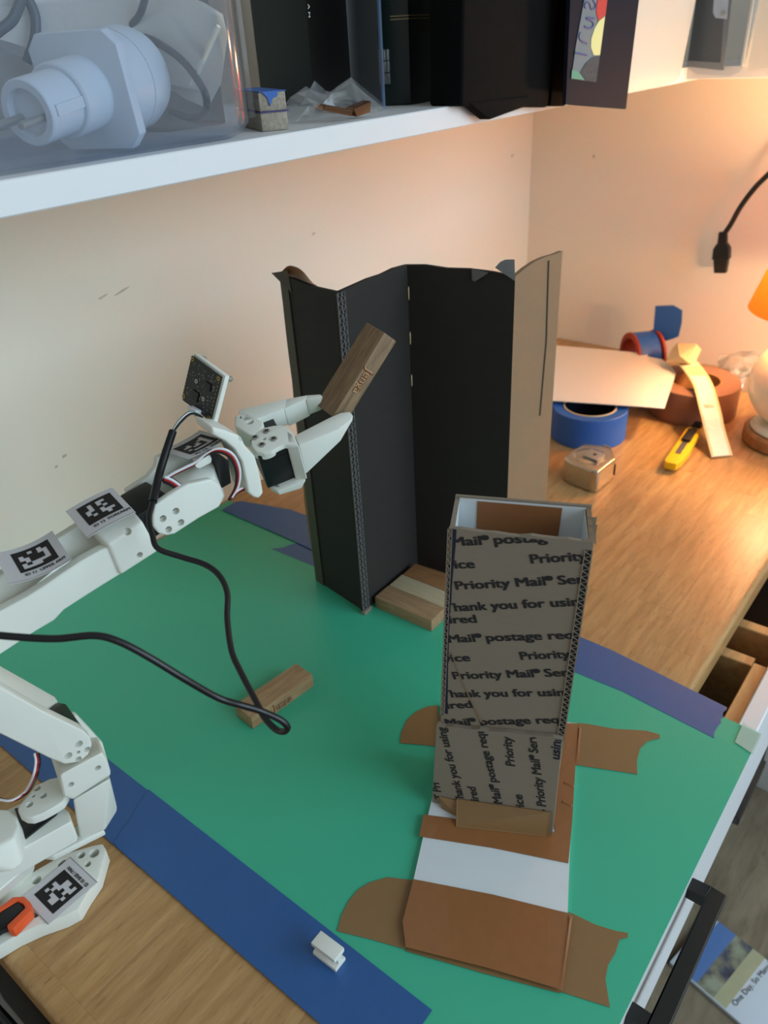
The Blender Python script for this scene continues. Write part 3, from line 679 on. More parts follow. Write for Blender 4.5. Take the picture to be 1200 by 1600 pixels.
# --- motor holder at the wrist end of the forearm
A_, B_, C_, Dd = L(170,852,-.003), L(189,899,-.003), L(248,861,-.003), L(223,815,-.003)
E_, F_ = L(151,836,.007), L(210,800,.007)
mh = finish(hull([A_, B_, C_, Dd, E_, F_, E_+bb*.029, F_+bb*.029, B_+bb*.046, C_+bb*.046, A_+bb*.046, Dd+bb*.046]), 'motor_holder', 'pla', arm, bevel=.0022, seg=3)
cut(mh, [(L(200,830.5,-.003), (-bb+UP*.5), .0026, .006), (L(218.5,867,-.003), -bb, .0022, .006)])
# --- wrist servo
finish(hull([L(205,812,.006), L(258,778,.006), L(228,751,.036), L(186,774,.036), L(263,772,.010)]+[q-V((0,0,.024)) for q in (L(215,806,.008), L(262,775,.008), L(228,751,.036), L(186,774,.036))]), 'wrist_servo', 'servo', arm, bevel=.0018, seg=2)
finish(hull([L(228,812,.004), L(247,800,.004), L(250,830,.004), L(238,838,.004), L(232,806,.03), L(252,795,.03), L(250,825,.03), L(240,832,.03)]), 'servo_body', 'servo', arm, bevel=.001)
# --- wrist bracket: plate with four holes, sloping body, far wall
plate = [(242,790),(239,806),(240,823),(248,834),(260.7,837.5),(273.5,834.5),(312,809.5),(343,792.5),(351,776),(343,757),(330,748.7),(293.7,757),(266,773.5)]
wp = finish(prism(Ls(plate), bb*.006), 'wrist_plate', 'pla', arm, bevel=.0018, seg=3)
cut(wp, [(L(u,v), -bb, .0027, .0045) for u, v in [(254.6,810.5),(274.8,798.8),(263.4,827.6),(282.7,816.6)]])
for u, v in [(254.6,810.5),(274.8,798.8),(263.4,827.6),(282.7,816.6)]: finish(lathe(L(u,v)+bb*.0044, -bb, [(0,.0012),(.0011,.0012),(.0016,.0006),(.0016,0)], 12), 'screw', 'steel', wp)
finish(hull(Ls([(288,762),(312,808),(343,791),(352,777),(332,749)], .0015)+[L(338,715,.019), L(303,730,.019), L(338,715,.026), L(303,730,.026)]+[q+bb*.042 for q in Ls([(300,770),(318,803),(343,788),(345,755)])]), 'wrist_bracket', 'pla', arm, bevel=.0015, seg=2)
fw_ = [(192,763),(226,741),(238,726),(240,712),(262,702),(300,688),(338,690),(345,745),(300,765),(250,792),(205,800)]
finish(prism(Ls(fw_, .046), -bb*.006), 'wrist_far_wall', 'pla', arm, bevel=.0015, seg=2)
finish(hull(Ls([(303,722),(324,709),(331,716),(331,723),(312,733),(306,731)], .006)+Ls([(299,716),(322,704),(329,711),(310,722)], .012)), 'wire_clip', 'pla', arm, bevel=.0012)
# --- roll servo and its round horn
finish(hull(Ls([(340,710),(346,764),(362,755),(358,720)], .004)+[q+bb*.03 for q in Ls([(340,710),(346,764),(362,755),(358,720)], .004)]), 'roll_servo', 'servo', arm, bevel=.0012)
# --- gripper body plate behind the jaws
gp = [(331,667),(350,672),(377,682),(384,697),(399,713),(406,737),(412.5,771),(405,780),(398,778),(388,771),(383,745),(378,722),(366,702),(352,690),(332,680)]
finish(prism(Ls(gp, -.002), bb*.027), 'gripper_body', 'pla', arm, bevel=.0025, seg=3)
# --- jaws
G = D(413,685,.585); gn = V((-.2631,-.1515,.9545)).normalized()
def J(u, v, h=0.0): return PL(u, v, G, gn)-gn*h
disc = [(392,688.7),(394,697),(400,704),(412,708),(424,705.5),(434,699),(444,694.5),(452,695),(466,695.5),(459,678),(449,667),(441,664),(428,664.5),(412,668),(399,675.5)]
jp = finish(prism([J(*p) for p in disc], -gn*.0045), 'jaw_plate', 'pla', arm, bevel=.0012, seg=2)
for u, v in [(416.7,674.4),(398.8,684.2),(428,686.3),(409.6,695.5)]:
    p = J(u, v); finish(lathe(p-gn*.0005, gn, [(0,.0017),(.0012,.0017),(.0026,.0012),(.0030,0)], 14), 'screw', 'steel', jp)
    x_, y_, _ = frame(gn); bm = BM()
    for a, b in ((x_, y_), (y_, x_)): addbox(bm, p-gn*.0005-a*.0017-b*.0004+gn*.0014, a*.0034, b*.0008, gn*.0004)
    finish(bm, 'screw_slot', 'black', jp, smooth=0)
cut(jp, [(J(413,685.5), gn, .0017, .003)])
finish(lathe(J(411,688,.0100), gn, [(0,0),(.0105,0),(.011,.001),(.011,.0052),(0,.0052)], 28), 'servo_horn', 'pla', arm)
finger_top = [(460,680),(467,696),(528.5,671),(549,655),(552,649),(547,642.5),(532,644.5),(515.7,651.5)]
fpts = [J(*p) for p in finger_top]+[J(467,696,.031), J(461,682,.031), J(528.5,671,.0125), J(531,645,.012), J(550,651,.004), J(546,643,.004)]
finish(hull(fpts), 'moving_finger', 'pla', arm, bevel=.0014, seg=2)
finish(hull([J(447,693), J(467,696), J(459,677), J(444,667)]+[J(447,693,.043), J(468,697,.036), J(459,677,.040), J(446,670,.043)]), 'jaw_web', 'pla', arm, bevel=.002, seg=3)
finish(hull([J(404,702,.041), J(416,708,.041), J(452,697,.041), J(466,697,.036), J(446,674,.041), J(404,702,.0455), J(418,709,.0455), J(455,698,.0455), J(446,674,.0455)]), 'jaw_lower_arm', 'pla', arm, bevel=.001)
s0, s1 = J(401,706,.0055), J(446,690,.0055); e1v = (s1-s0).normalized(); e2v = gn.cross(e1v); e2v = e2v if e2v.y > 0 else -e2v
sv = finish(box(s0, e1v*.0235, e2v*.040, -gn*.0345), 'gripper_servo', 'servo', arm, bevel=.0012, seg=2)
finish(box(s0+e1v*.0005-e2v*.0003-gn*.006, e1v*.0225, e2v*.0006, -gn*.0008), 'servo_seam', 'black', sv, smooth=0)
finish(lathe(J(424,690,.0400), -gn, [(0,0),(.009,0),(.009,.0022),(0,.0022)], 24), 'idler_horn', 'steel', arm)
# fixed jaw behind, in three stepped segments
def seg(top, hs):
    return [J(*p) for p in top]+[J(u, v, h) for (u, v), h in zip(top, hs)]
for top, hs in [([(372,640),(404,632.5),(449,622.5),(446,637.5),(408,652.5),(380,660)], (.016,.016,.017,.018,.012,.010)),
                ([(447,623),(481,616.6),(479,623.5),(444,639)], (.016,.016,.018,.019)), ([(479,617),(500,615.6),(504,618),(499,623),(478,625)], (.011,.008,.007,.012,.016))]:
    finish(hull(seg(top, hs)), 'fixed_finger', 'pla', arm, bevel=.0012, seg=2)
fb_ = finish(hull(seg([(366,650),(381,643),(398,650),(411,658),(412,667),(396,682),(384,676),(366,665)], [.018]*8)), 'fixed_jaw_base', 'pla', arm, bevel=.0018, seg=3)
cut(fb_, [(J(379,650.5), gn, .0028, .005), (J(390.5,659), gn, .0030, .005), (J(394,648), gn, .0020, .004)])
# --- camera board on its bracket
pc0 = D(299.3,555.8,.58); px_ = V((-.1076,-.9666,-.2324)); py_ = V((-.2758,.2536,-.9271)); pz_ = V((.9552,-.0357,-.2939)); PS = .036
def pcp(s, t, h=0.0): return pc0+px_*(PS*s)+py_*(PS*t)+pz_*h
pcb = finish(prism([pcp(0,0), pcp(1,0), pcp(1,1), pcp(.62,.985), pcp(.05,1.0), pcp(0,.94)], pz_*.0016), 'camera_board', 'pcb', arm, smooth=0)
brk = finish(prism([pcp(-.02,-.05,.0022), pcp(1.06,-.05,.0022), pcp(1.06,1.12,.0022), pcp(.8,1.12,.0022), pcp(.8,.9,.0022), pcp(-.02,.9,.0022)], pz_*.0042), 'camera_bracket', 'pla', arm, bevel=.001, seg=2)
finish(hull([pcp(.72,1.02,.0022), pcp(1.06,1.0,.0022), pcp(1.06,1.02,.0064), pcp(.72,1.02,.0064), L(376,683,-.003), L(378,690,-.003), L(376,683,.010), L(378,690,.010), L(340,670,.006), L(338,665,.016)]), 'bracket_arm', 'pla', arm, bevel=.0012, seg=2)
finish(lathe(pcp(.55,.42,.0064), pz_, [(0,.012),(.0045,.012),(.0055,.011),(.0055,.006),(.0075,.006),(.0075,0),(0,0)], 24), 'lens', 'black', pcb)
for s, t in ((.06,.05),(.95,.06),(.95,.94),(.05,.9)):
    finish(lathe(pcp(s,t,-.0003), pz_, [(.0008,0),(.0018,0),(.0018,.0003),(.0008,.0003)], 14, closed=True), 'mounting_ring', 'gold', pcb)
for s, t in ((.1,.03),(1.0,.05)): finish(lathe(pcp(s,t,.006), pz_, [(0,.0045),(.0018,.0045),(.0022,.003),(.0022,.001),(.0012,0),(.0012,-.002),(0,-.002)], 12), 'bracket_screw', 'steel', brk)
def dot(s, t, w_, h_, m, nm, lift=.0004): finish(prism([pcp(s,t), pcp(s+w_,t), pcp(s+w_,t+h_), pcp(s,t+h_)], -pz_*lift), nm, m, pcb, smooth=0)
dot(.30,.62,.20,.20,'black','chip',.0009); dot(.62,.28,.18,.14,'black','chip',.0009)
for s, t in ((.33,.42),(.66,.66)):
    finish(lathe(pcp(s,t,-.0002), -pz_, [(.0007,0),(.0017,0),(.0017,.0003),(.0007,.0003)], 14, closed=True), 'via_ring', 'silk', pcb)
bm = BM()
for k in range(70):
    s, t = random.uniform(.08,.9), random.uniform(.05,.9); w_, h_ = random.choice([(.012,.03),(.035,.012),(.02,.014),(.012,.012)])
    addprism(bm, [pcp(s,t,-.0002), pcp(s+w_,t,-.0002), pcp(s+w_,t+h_,-.0002), pcp(s,t+h_,-.0002)], -pz_*.0001)
tag(finish(bm, 'silkscreen', 'silk', pcb, smooth=0), kind='stuff')
for k in range(9):
    for s in (.985, .015): dot(s-.012, .12+k*.085, .022, .03, 'gold', 'pad', .0002)
con = finish(hull([pcp(.42,.93,-.0002), pcp(.70,.90,-.0002), pcp(.72,1.03,-.0002), pcp(.44,1.06,-.0002), pcp(.42,.93,-.006), pcp(.70,.90,-.006), pcp(.72,1.03,-.006), pcp(.44,1.06,-.006)]), 'connector', 'wirewhite', pcb, bevel=.0006)
# --- servo wires: white, red, black side by side
def wires(path, off, rad=.0010, cols=('wirewhite','wirered','black')):
    for k, c in enumerate(cols): finish(tube([p+V(off)*(k-1) for p in path], rad, 8, 6), 'servo_wire', c, arm)
wires([L(256,749,.012), L(270,741,.010), L(286,733,.008), L(304,724,.006), L(318,713,.004), L(335,704,.0), L(352,706,-.004), L(365,717,-.006), L(372,737,-.007), L(370,760,-.006), L(360,779,-.004)], -aa*.0012-UP*.0010+bb*.0006, .0010)
wires([L(256,749,.011), L(268,754,.008), L(284,765,.004)], -UP*.0014-aa*.0010)
wires([L(360,779,-.003), L(372,768,.0), L(384,762,.006)], -UP*.0009, .0008)
# --- paper markers
def marker(o, ex, ey, nrm, grid, text, lab, ext, textside='y', bend=0.0, par=arm, cellscale=1.0):
    # o = corner of the black square; ex, ey its 25 mm sides; ext = paper margins (left,right,top,bottom) in metres
    ex, ey, nrm = V(ex).normalized(), V(ey).normalized(), V(nrm).normalized(); S = .025
    def q(x, y, h=0.0):
        return V(o)+ex*x+ey*y+nrm*(h+bend*((x-.0125)/.0125)**2*.0125 - bend*.0)
    l, r, t, b = ext; bm = BM(); n = 10; ring = []
    A1 = [(-l+(S+l+r)*i/n) for i in range(n+1)]
    lo = [bm.verts.new(q(x,-t)) for x in A1]; hi = [bm.verts.new(q(x,S+b)) for x in A1]; lo2 = [bm.verts.new(q(x,-t,-.00025)) for x in A1]; hi2 = [bm.verts.new(q(x,S+b,-.00025)) for x in A1]
    for i in range(n):
        bm.faces.new((lo[i],lo[i+1],hi[i+1],hi[i])); bm.faces.new((lo2[i],hi2[i],hi2[i+1],lo2[i+1])); bm.faces.new((lo[i],lo2[i],lo2[i+1],lo[i+1])); bm.faces.new((hi[i],hi[i+1],hi2[i+1],hi2[i]))
    bm.faces.new((lo[0],hi[0],hi2[0],lo2[0])); bm.faces.new((lo[-1],lo2[-1],hi2[-1],hi[-1]))
    lb = finish(bm, 'paper_label', 'paper', par, smooth=60); lb['label'] = lab
    bm = BM(); c = S/8
    for j in range(8):
        for i in range(8):
            if grid[j][i] != '#': addprism(bm, [q(i*c,j*c,.0002), q((i+1)*c,j*c,.0002), q((i+1)*c,(j+1)*c,.0002), q(i*c,(j+1)*c,.0002)], nrm*.00005)
    bmesh.ops.remove_doubles(bm, verts=bm.verts, dist=1e-6)
    finish(bm, 'marker_print', 'ink', lb, smooth=0)
    bm = BM()
    fl_ = lambda x, y: V(o)+ex*x+ey*y+nrm*.0003
    if textside == 'y': p0, p1, up = fl_(.002,S+.0050), fl_(S+.0030,S+.0050), -ey
    else: p0, p1, up = fl_(S+.0040,S+.0010), fl_(S+.0040,.0010), -ex
    addtext(bm, text, p0, p1, .0027, up, nrm*.0002, .0, (), .03)
    for v_ in bm.verts: v_.co += nrm*(bend*(((v_.co-V(o)).dot(ex)-.0125)/.0125)**2*.0125)
    finish(bm, 'lettering', 'ink', lb, smooth=0)
    bm = BM()
    for k in range(34):
        if textside == 'y':
            x = -l+(S+l+r)*k/34; addprism(bm, [q(x,S+b-.0008,.0002), q(x+.0007,S+b-.0008,.0002), q(x+.0007,S+b-.0005,.0002), q(x,S+b-.0005,.0002)], nrm*.00004)
        else:
            y = -t+(S+t+b)*k/34
            for x in (S+r-.0007, -l+.0004): addprism(bm, [q(x,y,.0002), q(x+.0003,y,.0002), q(x+.0003,y+.0007,.0002), q(x,y+.0007,.0002)], nrm*.00004)
    finish(bm, 'cut_line', 'ink', lb, smooth=0)
g11 = ['........','...#.#..','.#...##.','.##...#.','..#...#.','.#.####.','.####...','........']
g12 = ['........','..#.##..','..#.#...','.##..#..','.#..#...','..#.###.','.....#..','........']
g13 = ['........','......#.','..#..##.','.##.#.#.','...##.#.','.#....#.','..#####.','........']
g10 = ['........','..#.#...','...##...','..#.###.','.##..##.','.##.##..','...#.##.','........']
marker((.1752,.4765,.2534), (.9629,-.2622,.0644), (-.2578,-.9637,-.0695), (-.0803,-.0503,.9955), g11, 'ID 11  UPPER ARM', 'paper marker at the left end of the arm, ID 11', (.009,.0055,.006,.0095), bend=.10)
marker((.2208,.4615,.2723), (.9586,-.2398,.1538), (-.2333,-.9706,-.0591), (-.1635,-.0208,.9863), g12, 'ID 12  FOREARM', 'paper marker on the motor holder, ID 12', (.006,.004,.0055,.0105), bend=-.04)
m13 = [D(271,703,.57), D(320,677,.585), D(325,697,.565), D(276,718,.552)]
e13 = (m13[1]-m13[0]).normalized(); f13 = (m13[3]-m13[0]); f13 = (f13-e13*f13.dot(e13)).normalized(); n13 = f13.cross(e13); n13 = n13 if n13.z > 0 else -n13
marker(m13[0], e13, f13, n13, g13, 'ID 13  WRIST', 'paper marker on the wrist bracket', (.006,.004,.008,.006), bend=.05)
zb = .0146
b10 = [Z(53.4,1398,zb), Z(99.4,1360,zb), Z(83.6,1429,zb)]
marker(b10[0], b10[1]-b10[0], b10[2]-b10[0], (0,0,1), g10, 'ID 10 BASE / PAN', 'paper marker on the base plate, ID 10', (.0068,.0092,.0058,.0045), 'x')
# --- base plate on the desk
bpts = [(-50,1432),(20,1385),(55,1360),(100,1334),(144,1321),(160,1318),(166,1328),(154,1370),(136,1396),(122,1420),(100,1432),(60,1446),(25,1462),(5,1474),(-50,1506)]
base = finish(prism([Z(u,v,.0140) for u,v in bpts], (0,0,-.0138)), 'base_plate', 'pla', arm, bevel=.0012, seg=2)
cut(base, [(Z(u,v,.014), UP, r, .008) for u, v, r in [(98,1349,.0035),(147,1333,.004),(127,1336,.003),(137,1350,.0025),(57,1375,.0035),(56,1428,.003)]])
# --- pan servo housing
hz_ = .062
finish(hull([Z(u,v,hz_) for u,v in [(-40,1368),(8,1338),(96,1257),(107,1266),(112,1284),(60,1240),(-40,1290)]]+[Z(u,v,hz_)-V((0,0,.022)) for u,v in [(-40,1368),(8,1338),(112,1284),(60,1240),(-40,1290)]]), 'pan_motor_holder', 'pla', arm, bevel=.002, seg=3)
finish(prism([Z(u,v,hz_+.0015) for u,v in [(22,1262),(90,1258),(91,1266),(88,1272),(26,1320),(23,1312),(29,1298),(30,1285)]], (0,0,-.012)), 'pan_servo', 'servo', arm, bevel=.001)
finish(hull([Z(u,v,.078) for u,v in [(-45,1262),(12,1264),(26,1274),(30,1290),(22,1308),(-45,1345)]]+[Z(u,v,.078)-V((0,0,.018)) for u,v in [(-45,1262),(12,1264),(26,1274),(30,1290),(22,1308),(24,1324),(8,1336),(-45,1345)]]), 'motor_cover', 'pla', arm, bevel=.0022, seg=3)
finish(hull([Z(u,v,.040) for u,v in [(-30,1395),(20,1345),(55,1320),(48,1350),(-10,1400)]]+[Z(u,v,.012) for u,v in [(-40,1425),(10,1395),(50,1352),(55,1362),(-10,1420)]]), 'base_column', 'pla', arm, bevel=.003, seg=3)
# --- tongue with four holes over the pan axis
tz = .082
tong = finish(prism([Z(u,v,tz) for u,v in [(29,1258),(27,1265),(30,1272),(39,1277),(50,1278),(66,1272),(84,1262),(98,1253),(106,1240),(97,1212),(78,1216),(56,1226)]], (0,0,-.0075)), 'shoulder_tongue', 'pla', arm, bevel=.0018, seg=3)
cut(tong, [(Z(u,v,tz), UP, r, .004) for u, v, r in [(58,1231.7,.0026),(67.5,1243,.0026),(46,1257,.0026),(52,1243.7,.0013)]])
# --- upper arm
S0 = D(122,1175,.545)
def LS(u, v, lat=0.0): return PL(u, v, S0+bb*lat, bb)
up_out = [(-70,1036),(0,1073),(66,1111),(130,1142),(141,1152),(145,1164),(139,1180),(125,1192),(101,1195.5),(78,1186),(50,1172),(0,1147.5),(-70,1113)]
ua = finish(prism([LS(*p) for p in up_out], bb*.010), 'upper_arm', 'pla', arm, bevel=.0022, seg=3)
cut(ua, [(LS(u,v), -bb, r, .005) for u, v, r in [(123.3,1162.5,.0028),(106.7,1180.8,.0028),(136.5,1171,.0022),(122.5,1186.5,.0024),(122.5,1175.5,.0014)]])
finish(hull([LS(u,v,.006) for u,v in [(-70,1040),(0,1077),(60,1111),(60,1160),(0,1140),(-70,1110)]]+[LS(u,v,.038) for u,v in [(-70,999),(0,1040),(86,1088),(92,1096),(80,1130),(0,1110),(-70,1080)]]), 'upper_arm_body', 'pla', arm, bevel=.002, seg=3)
finish(hull([LS(u,v,.0105) for u,v in [(74,1112),(128,1143),(136,1152),(120,1185),(86,1168)]]+[LS(u,v,.034) for u,v in [(90,1097),(102,1099),(128,1135),(134,1150),(110,1178),(80,1150)]]), 'shoulder_servo', 'servo', arm, bevel=.0012)
# --- shoulder motor holder and rotation bracket
sh = finish(hull([LS(u,v,-.004) for u,v in [(93,1212),(160,1176),(168,1188),(174,1211),(114,1250),(100,1246)]]+[LS(u,v,.012) for u,v in [(90,1196),(158,1163)]]+[LS(u,v,.034) for u,v in [(78,1180),(152,1150),(166,1195),(100,1225)]]), 'shoulder_holder', 'pla', arm, bevel=.0025, seg=3)
cut(sh, [(LS(153,1200,-.004), -bb, .0022, .006), (LS(111,1226,-.004), -bb, .0022, .006)])
finish(prism([LS(u,v,.034) for u,v in [(112,1122),(119,1117),(140,1139),(161,1162),(174,1207),(160,1215),(146,1178),(120,1140)]], bb*.006), 'shoulder_back_wall', 'pla', arm, bevel=.0015)
finish(hull([LS(u,v,.0) for u,v in [(114,1250),(172,1216)]]+[LS(u,v,.030) for u,v in [(116,1235),(168,1205)]]+[Z(u,v,.030) for u,v in [(184,1266),(164,1298),(124,1309),(150,1262),(126,1290)]]), 'rotation_bracket', 'pla', arm, bevel=.002, seg=3)
finish(hull([Z(u,v,.030) for u,v in [(164,1297),(124,1309),(95,1330),(82,1338),(68,1336),(60,1330),(112,1293),(140,1280)]]+[Z(u,v,.030)-V((0,0,.006)) for u,v in [(164,1297),(124,1309),(95,1330),(82,1338),(68,1336),(60,1330),(112,1293),(140,1280)]]), 'bracket_foot', 'pla', arm, bevel=.002, seg=3)
finish(hull([Z(u,v,.030) for u,v in [(70,1330),(112,1295),(105,1302),(75,1338)]]+[Z(u,v,.044) for u,v in [(62,1322),(108,1284),(104,1280)]]), 'pan_servo_tail', 'servo', arm, bevel=.001)
wires([LS(57,1177,.006), LS(59,1190,.004), LS(55,1212,.0), Z(44,1234,.09), Z(32,1245,.088), Z(16,1251,.088), Z(-8,1247,.088)], V((.0010,-.0004,-.0006)), .0009)

# ---------------------------------------------------------------- orange clamp on the base
oc = thing('clamp', 'orange clamp jaw with black strap gripping the robot base', 'clamp', tuple(Z(20,1430,.015)))
oz = .024
finish(prism([Z(u,v,oz) for u,v in [(-40,1440),(0,1416),(20,1401),(38,1400),(48,1410),(49,1422),(20,1452),(12,1452),(10,1446),(39,1418),(36,1412),(27,1407),(0,1424),(-40,1452)]], (0,0,-.0095)), 'frame', 'orange', oc, bevel=.0012, seg=2)
finish(prism([Z(u,v,oz-.001) for u,v in [(-40,1452),(0,1424),(27,1408),(38,1418),(10,1446),(0,1450),(-40,1478)]], (0,0,-.0075)), 'strap', 'black', oc, bevel=.0008)
# ---------------------------------------------------------------- camera cable looping in front of the arm
cpts = [(316,651,.580),(299,645,.572),(283,657,.565),(270,674,.560),(259,707,.553),(248,744,.545),(239,784,.530),(233,810,.520),(238,836,.512),(247,857,.508),(283,870,.510),(320,882,.508),(343,900,.503),(355,927,.498),(355,967,.490),(362,1017,.480),(377,1052,.473),(400,1096,.463),(413,1121,.457),(430,1139,.452),(443.5,1143,.447),(449,1136,.443),(437.5,1124.5,.440),(407.5,1111,.436),(377.5,1102,.430),(340,1090,.425),(287,1060,.412),(233,1027,.402),(187,1003,.396),(147,993,.393),(83,998,.390),(0,993,.386),(-70,985,.38)]
cb_ = thing('cable', 'black cable looping from the camera board down over the mat', 'cable', tuple(D(355,967,.49)))
P3 = [D(*p) for p in cpts]
finish(tube(P3[3:], .00195, 12, 6), 'jacket', 'cable', cb_)
finish(tube(P3[3:7], .0029, 12, 6), 'sleeve', 'cable', cb_)
for k, c in enumerate(('wiregreen','wirewhite','black','black')):
    finish(tube([p+px_*(.0011*(k-1.5))+pz_*(-.0006*(k % 2)) for p in P3[:3]]+[P3[3]+px_*(.0006*(k-1.5))], .0006, 8, 6), 'core_wire', c, cb_)

# ================================================================ things at the far end of the desk
# blue tape roll lying flat
br_ = thing('tape_roll', 'blue tape roll lying flat on the desk beside the tape measure', 'tape roll', (1.035,.450,0))
rc = V((1.035,.450,.0002)); RO, RI = .056, .0395
finish(lathe(rc, UP, [(RI,.001),(RO-.001,0),(RO,.001),(RO,.047),(RO-.001,.048),(RI,.047)], 56, closed=True), 'tape', 'bluetape2', br_)
finish(lathe(rc, UP, [(RI-.002,.0005),(RI-.0002,.0005),(RI-.0002,.0482),(RI-.002,.0482)], 56, closed=True), 'core', 'cream', br_)
finish(lathe(rc, UP, [(RI-.0035,.001),(RI-.0022,.001),(RI-.0022,.0475),(RI-.0035,.0475)], 56, closed=True), 'core_lining', 'navybox', br_)
# chrome tape measure
tm = thing('tape_measure', 'chrome tape measure lying on its side on the desk', 'tape measure', (.91,.39,0))
o_ = V((.872,.361,.0003)); ex = V((.073,-.0045,0)); ey = V((.009,.058,0))
def tq(s, t, z): return o_+ex*s+ey*t+V((0,0,z))
outl = [(.06,0),(.70,0),(1.0,.30),(1.0,.62),(.85,.98),(.45,1.0),(.1,.98),(0,.7),(0,.12)]
body = finish(prism([tq(s,t,0) for s,t in outl], (0,0,.033)), 'case', 'chrome', tm, bevel=.003, seg=3)
finish(lathe(tq(.46,.52,.0332), UP, [(0,.0018),(.016,.0018),(.021,.0008),(.023,0)], 36), 'boss', 'chrome', tm)
finish(prism([tq(.30,.22,.0352), tq(.62,.22,.0352), tq(.62,.62,.0352), tq(.30,.62,.0352)], (0,0,.0028)), 'belt_clip', 'steel', tm, bevel=.0007)
finish(lathe(tq(.46,.40,.0381), UP, [(0,.0006),(.0022,.0006),(.0022,0)], 16), 'clip_screw', 'black', tm)
finish(prism([tq(.72,-.02,.006), tq(.90,.17,.006), tq(.89,.19,.006), tq(.71,.0,.006)], (0,0,.016)), 'lock_button', 'black', tm, bevel=.0008)
finish(prism([tq(1.0,.32,.004), tq(1.05,.34,.004), tq(1.05,.60,.004), tq(1.0,.60,.004)], (0,0,.024)), 'mouth', 'black', tm, bevel=.0008)
finish(prism([tq(1.05,.38,.010), tq(1.085,.40,.010), tq(1.085,.58,.010), tq(1.05,.58,.010)], (0,0,.022)), 'hook', 'steel', tm, bevel=.0006)
# yellow cutter
ck = thing('box_cutter', 'yellow box cutter lying on the desk', 'cutter', (1.05,.315,0))
q0, q1 = Z(1047,735,.004), Z(1088,674,.004); dc = (q1-q0); Lk = dc.length; dc.normalize(); wc = V((dc.y,-dc.x,0))
def kq(s, t, z): return q0+dc*(Lk*s)+wc*t+V((0,0,z))
finish(prism([kq(s,t,.0004) for s,t in [(0,-.008),(.05,-.011),(.85,-.011),(.97,-.006),(.97,.006),(.85,.010),(.6,.011),(.35,.013),(.1,.011),(0,.007)]], (0,0,.0115)), 'body', 'yellow', ck, bevel=.002, seg=2)
finish(prism([kq(s,t,.0122) for s,t in [(.22,-.004),(.92,-.004),(.92,.004),(.22,.004)]], (0,0,.0004)), 'blade', 'blade', ck, smooth=0)
finish(prism([kq(s,t,.0124) for s,t in [(.52,-.0065),(.80,-.0065),(.80,.0065),(.52,.0065)]], (0,0,.004)), 'slider', 'black', ck, bevel=.001)
finish(prism([kq(s,t,.0025) for s,t in [(.90,-.0075),(1.06,-.005),(1.06,.005),(.90,.0075)]], (0,0,.0108)), 'nose', 'black', ck, bevel=.001)
# brown tape roll
bt = thing('tape_roll', 'wide brown packing tape roll under the torn cardboard strip', 'tape roll', (1.205,.352,0))
rc2 = V((1.205,.352,.0002)); RO, RI = .068, .040
finish(lathe(rc2, UP, [(RI,.001),(RO-.001,0),(RO,.001),(RO,.050),(RO-.001,.051),(RI,.0505)], 60, closed=True), 'tape', 'browntape', bt)
finish(lathe(rc2, UP, [(RI-.003,.0005),(RI-.0002,.0005),(RI-.0002,.051),(RI-.003,.051)], 48, closed=True), 'core', 'lampwood', bt)
# white envelope lying across the two rolls
ev = thing('envelope', 'white paper envelope resting on the blue and brown tape rolls', 'envelope', tuple(Z(960,590,.053)))
ez_ = .0535
finish(prism([Z(u,v,ez_) for u,v in [(820,536),(884,542),(1012,553),(1006,634),(1000,636),(868,627),(800,622)]], (0,0,.0012)), 'body', 'envelope', ev, smooth=0)
finish(prism([Z(u,v,ez_-.0012) for u,v in [(1004,556),(1034,562),(1048,572),(1056,584),(1038,639),(1002,636)]], (0,0,.0010)), 'flap', 'envelope', ev, smooth=0)
# roll of blue tape standing on edge near the wall
st = thing('tape_roll', 'blue tape roll with a red core standing on edge by the wall', 'tape roll', tuple(Z(990,585,0)))
rr_ = .0405; pc = Z(983,556,rr_+.0005); ax_ = V((.74,-.67,0)).normalized()
finish(lathe(pc, ax_, [(rr_-.008,0),(rr_-.001,0),(rr_,.001),(rr_,.003),(rr_-.003,.003),(rr_-.003,.0045),(rr_-.008,.0045)], 48, closed=True), 'rim', 'redcore', st)
finish(lathe(pc, ax_, [(rr_-.008,.0045),(rr_-.0015,.0045),(rr_-.0015,.040),(rr_-.008,.040)], 48, closed=True), 'tape', 'bluetape2', st)
finish(lathe(pc, ax_, [(rr_-.0105,.0005),(rr_-.0081,.0005),(rr_-.0081,.0505),(rr_-.0105,.0505)], 48, closed=True), 'core', 'redcore', st)
finish(lathe(pc, ax_, [(rr_-.008,.0445),(rr_-.001,.0445),(rr_,.0455),(rr_,.049),(rr_-.008,.049)], 48, closed=True), 'rim', 'redcore', st)
tpz = pc.z+rr_
b0 = pc+ax_*.008+V((0,0,rr_-.0012)); b1e = pc+ax_*.042+V((0,0,rr_-.0012)); fx = V((ax_.y*-1, ax_.x, 0)); fx = fx if fx.x > 0 else -fx
sx_ = XW-.004
def tailp(u, v, x): return Xp(u, v, x)
xa = pc.x+.030
finish(prism([tailp(997,525,xa), tailp(1040,527,xa), tailp(1053,529,xa), tailp(1036,534,xa), tailp(1012,532,xa)], V((.012,0,.001))), 'tape_tail', 'bluetape2', st, smooth=0)
finish(prism([tailp(1020,525,xa+.004), tailp(1024,478,xa+.004), tailp(1052,477,xa+.004), tailp(1066,485,xa+.004), tailp(1065,505,xa+.004), tailp(1060,526,xa+.004), tailp(1046,531,xa+.004)], V((.0008,0,0))), 'tape_tail', 'bluetape2', st, smooth=0)
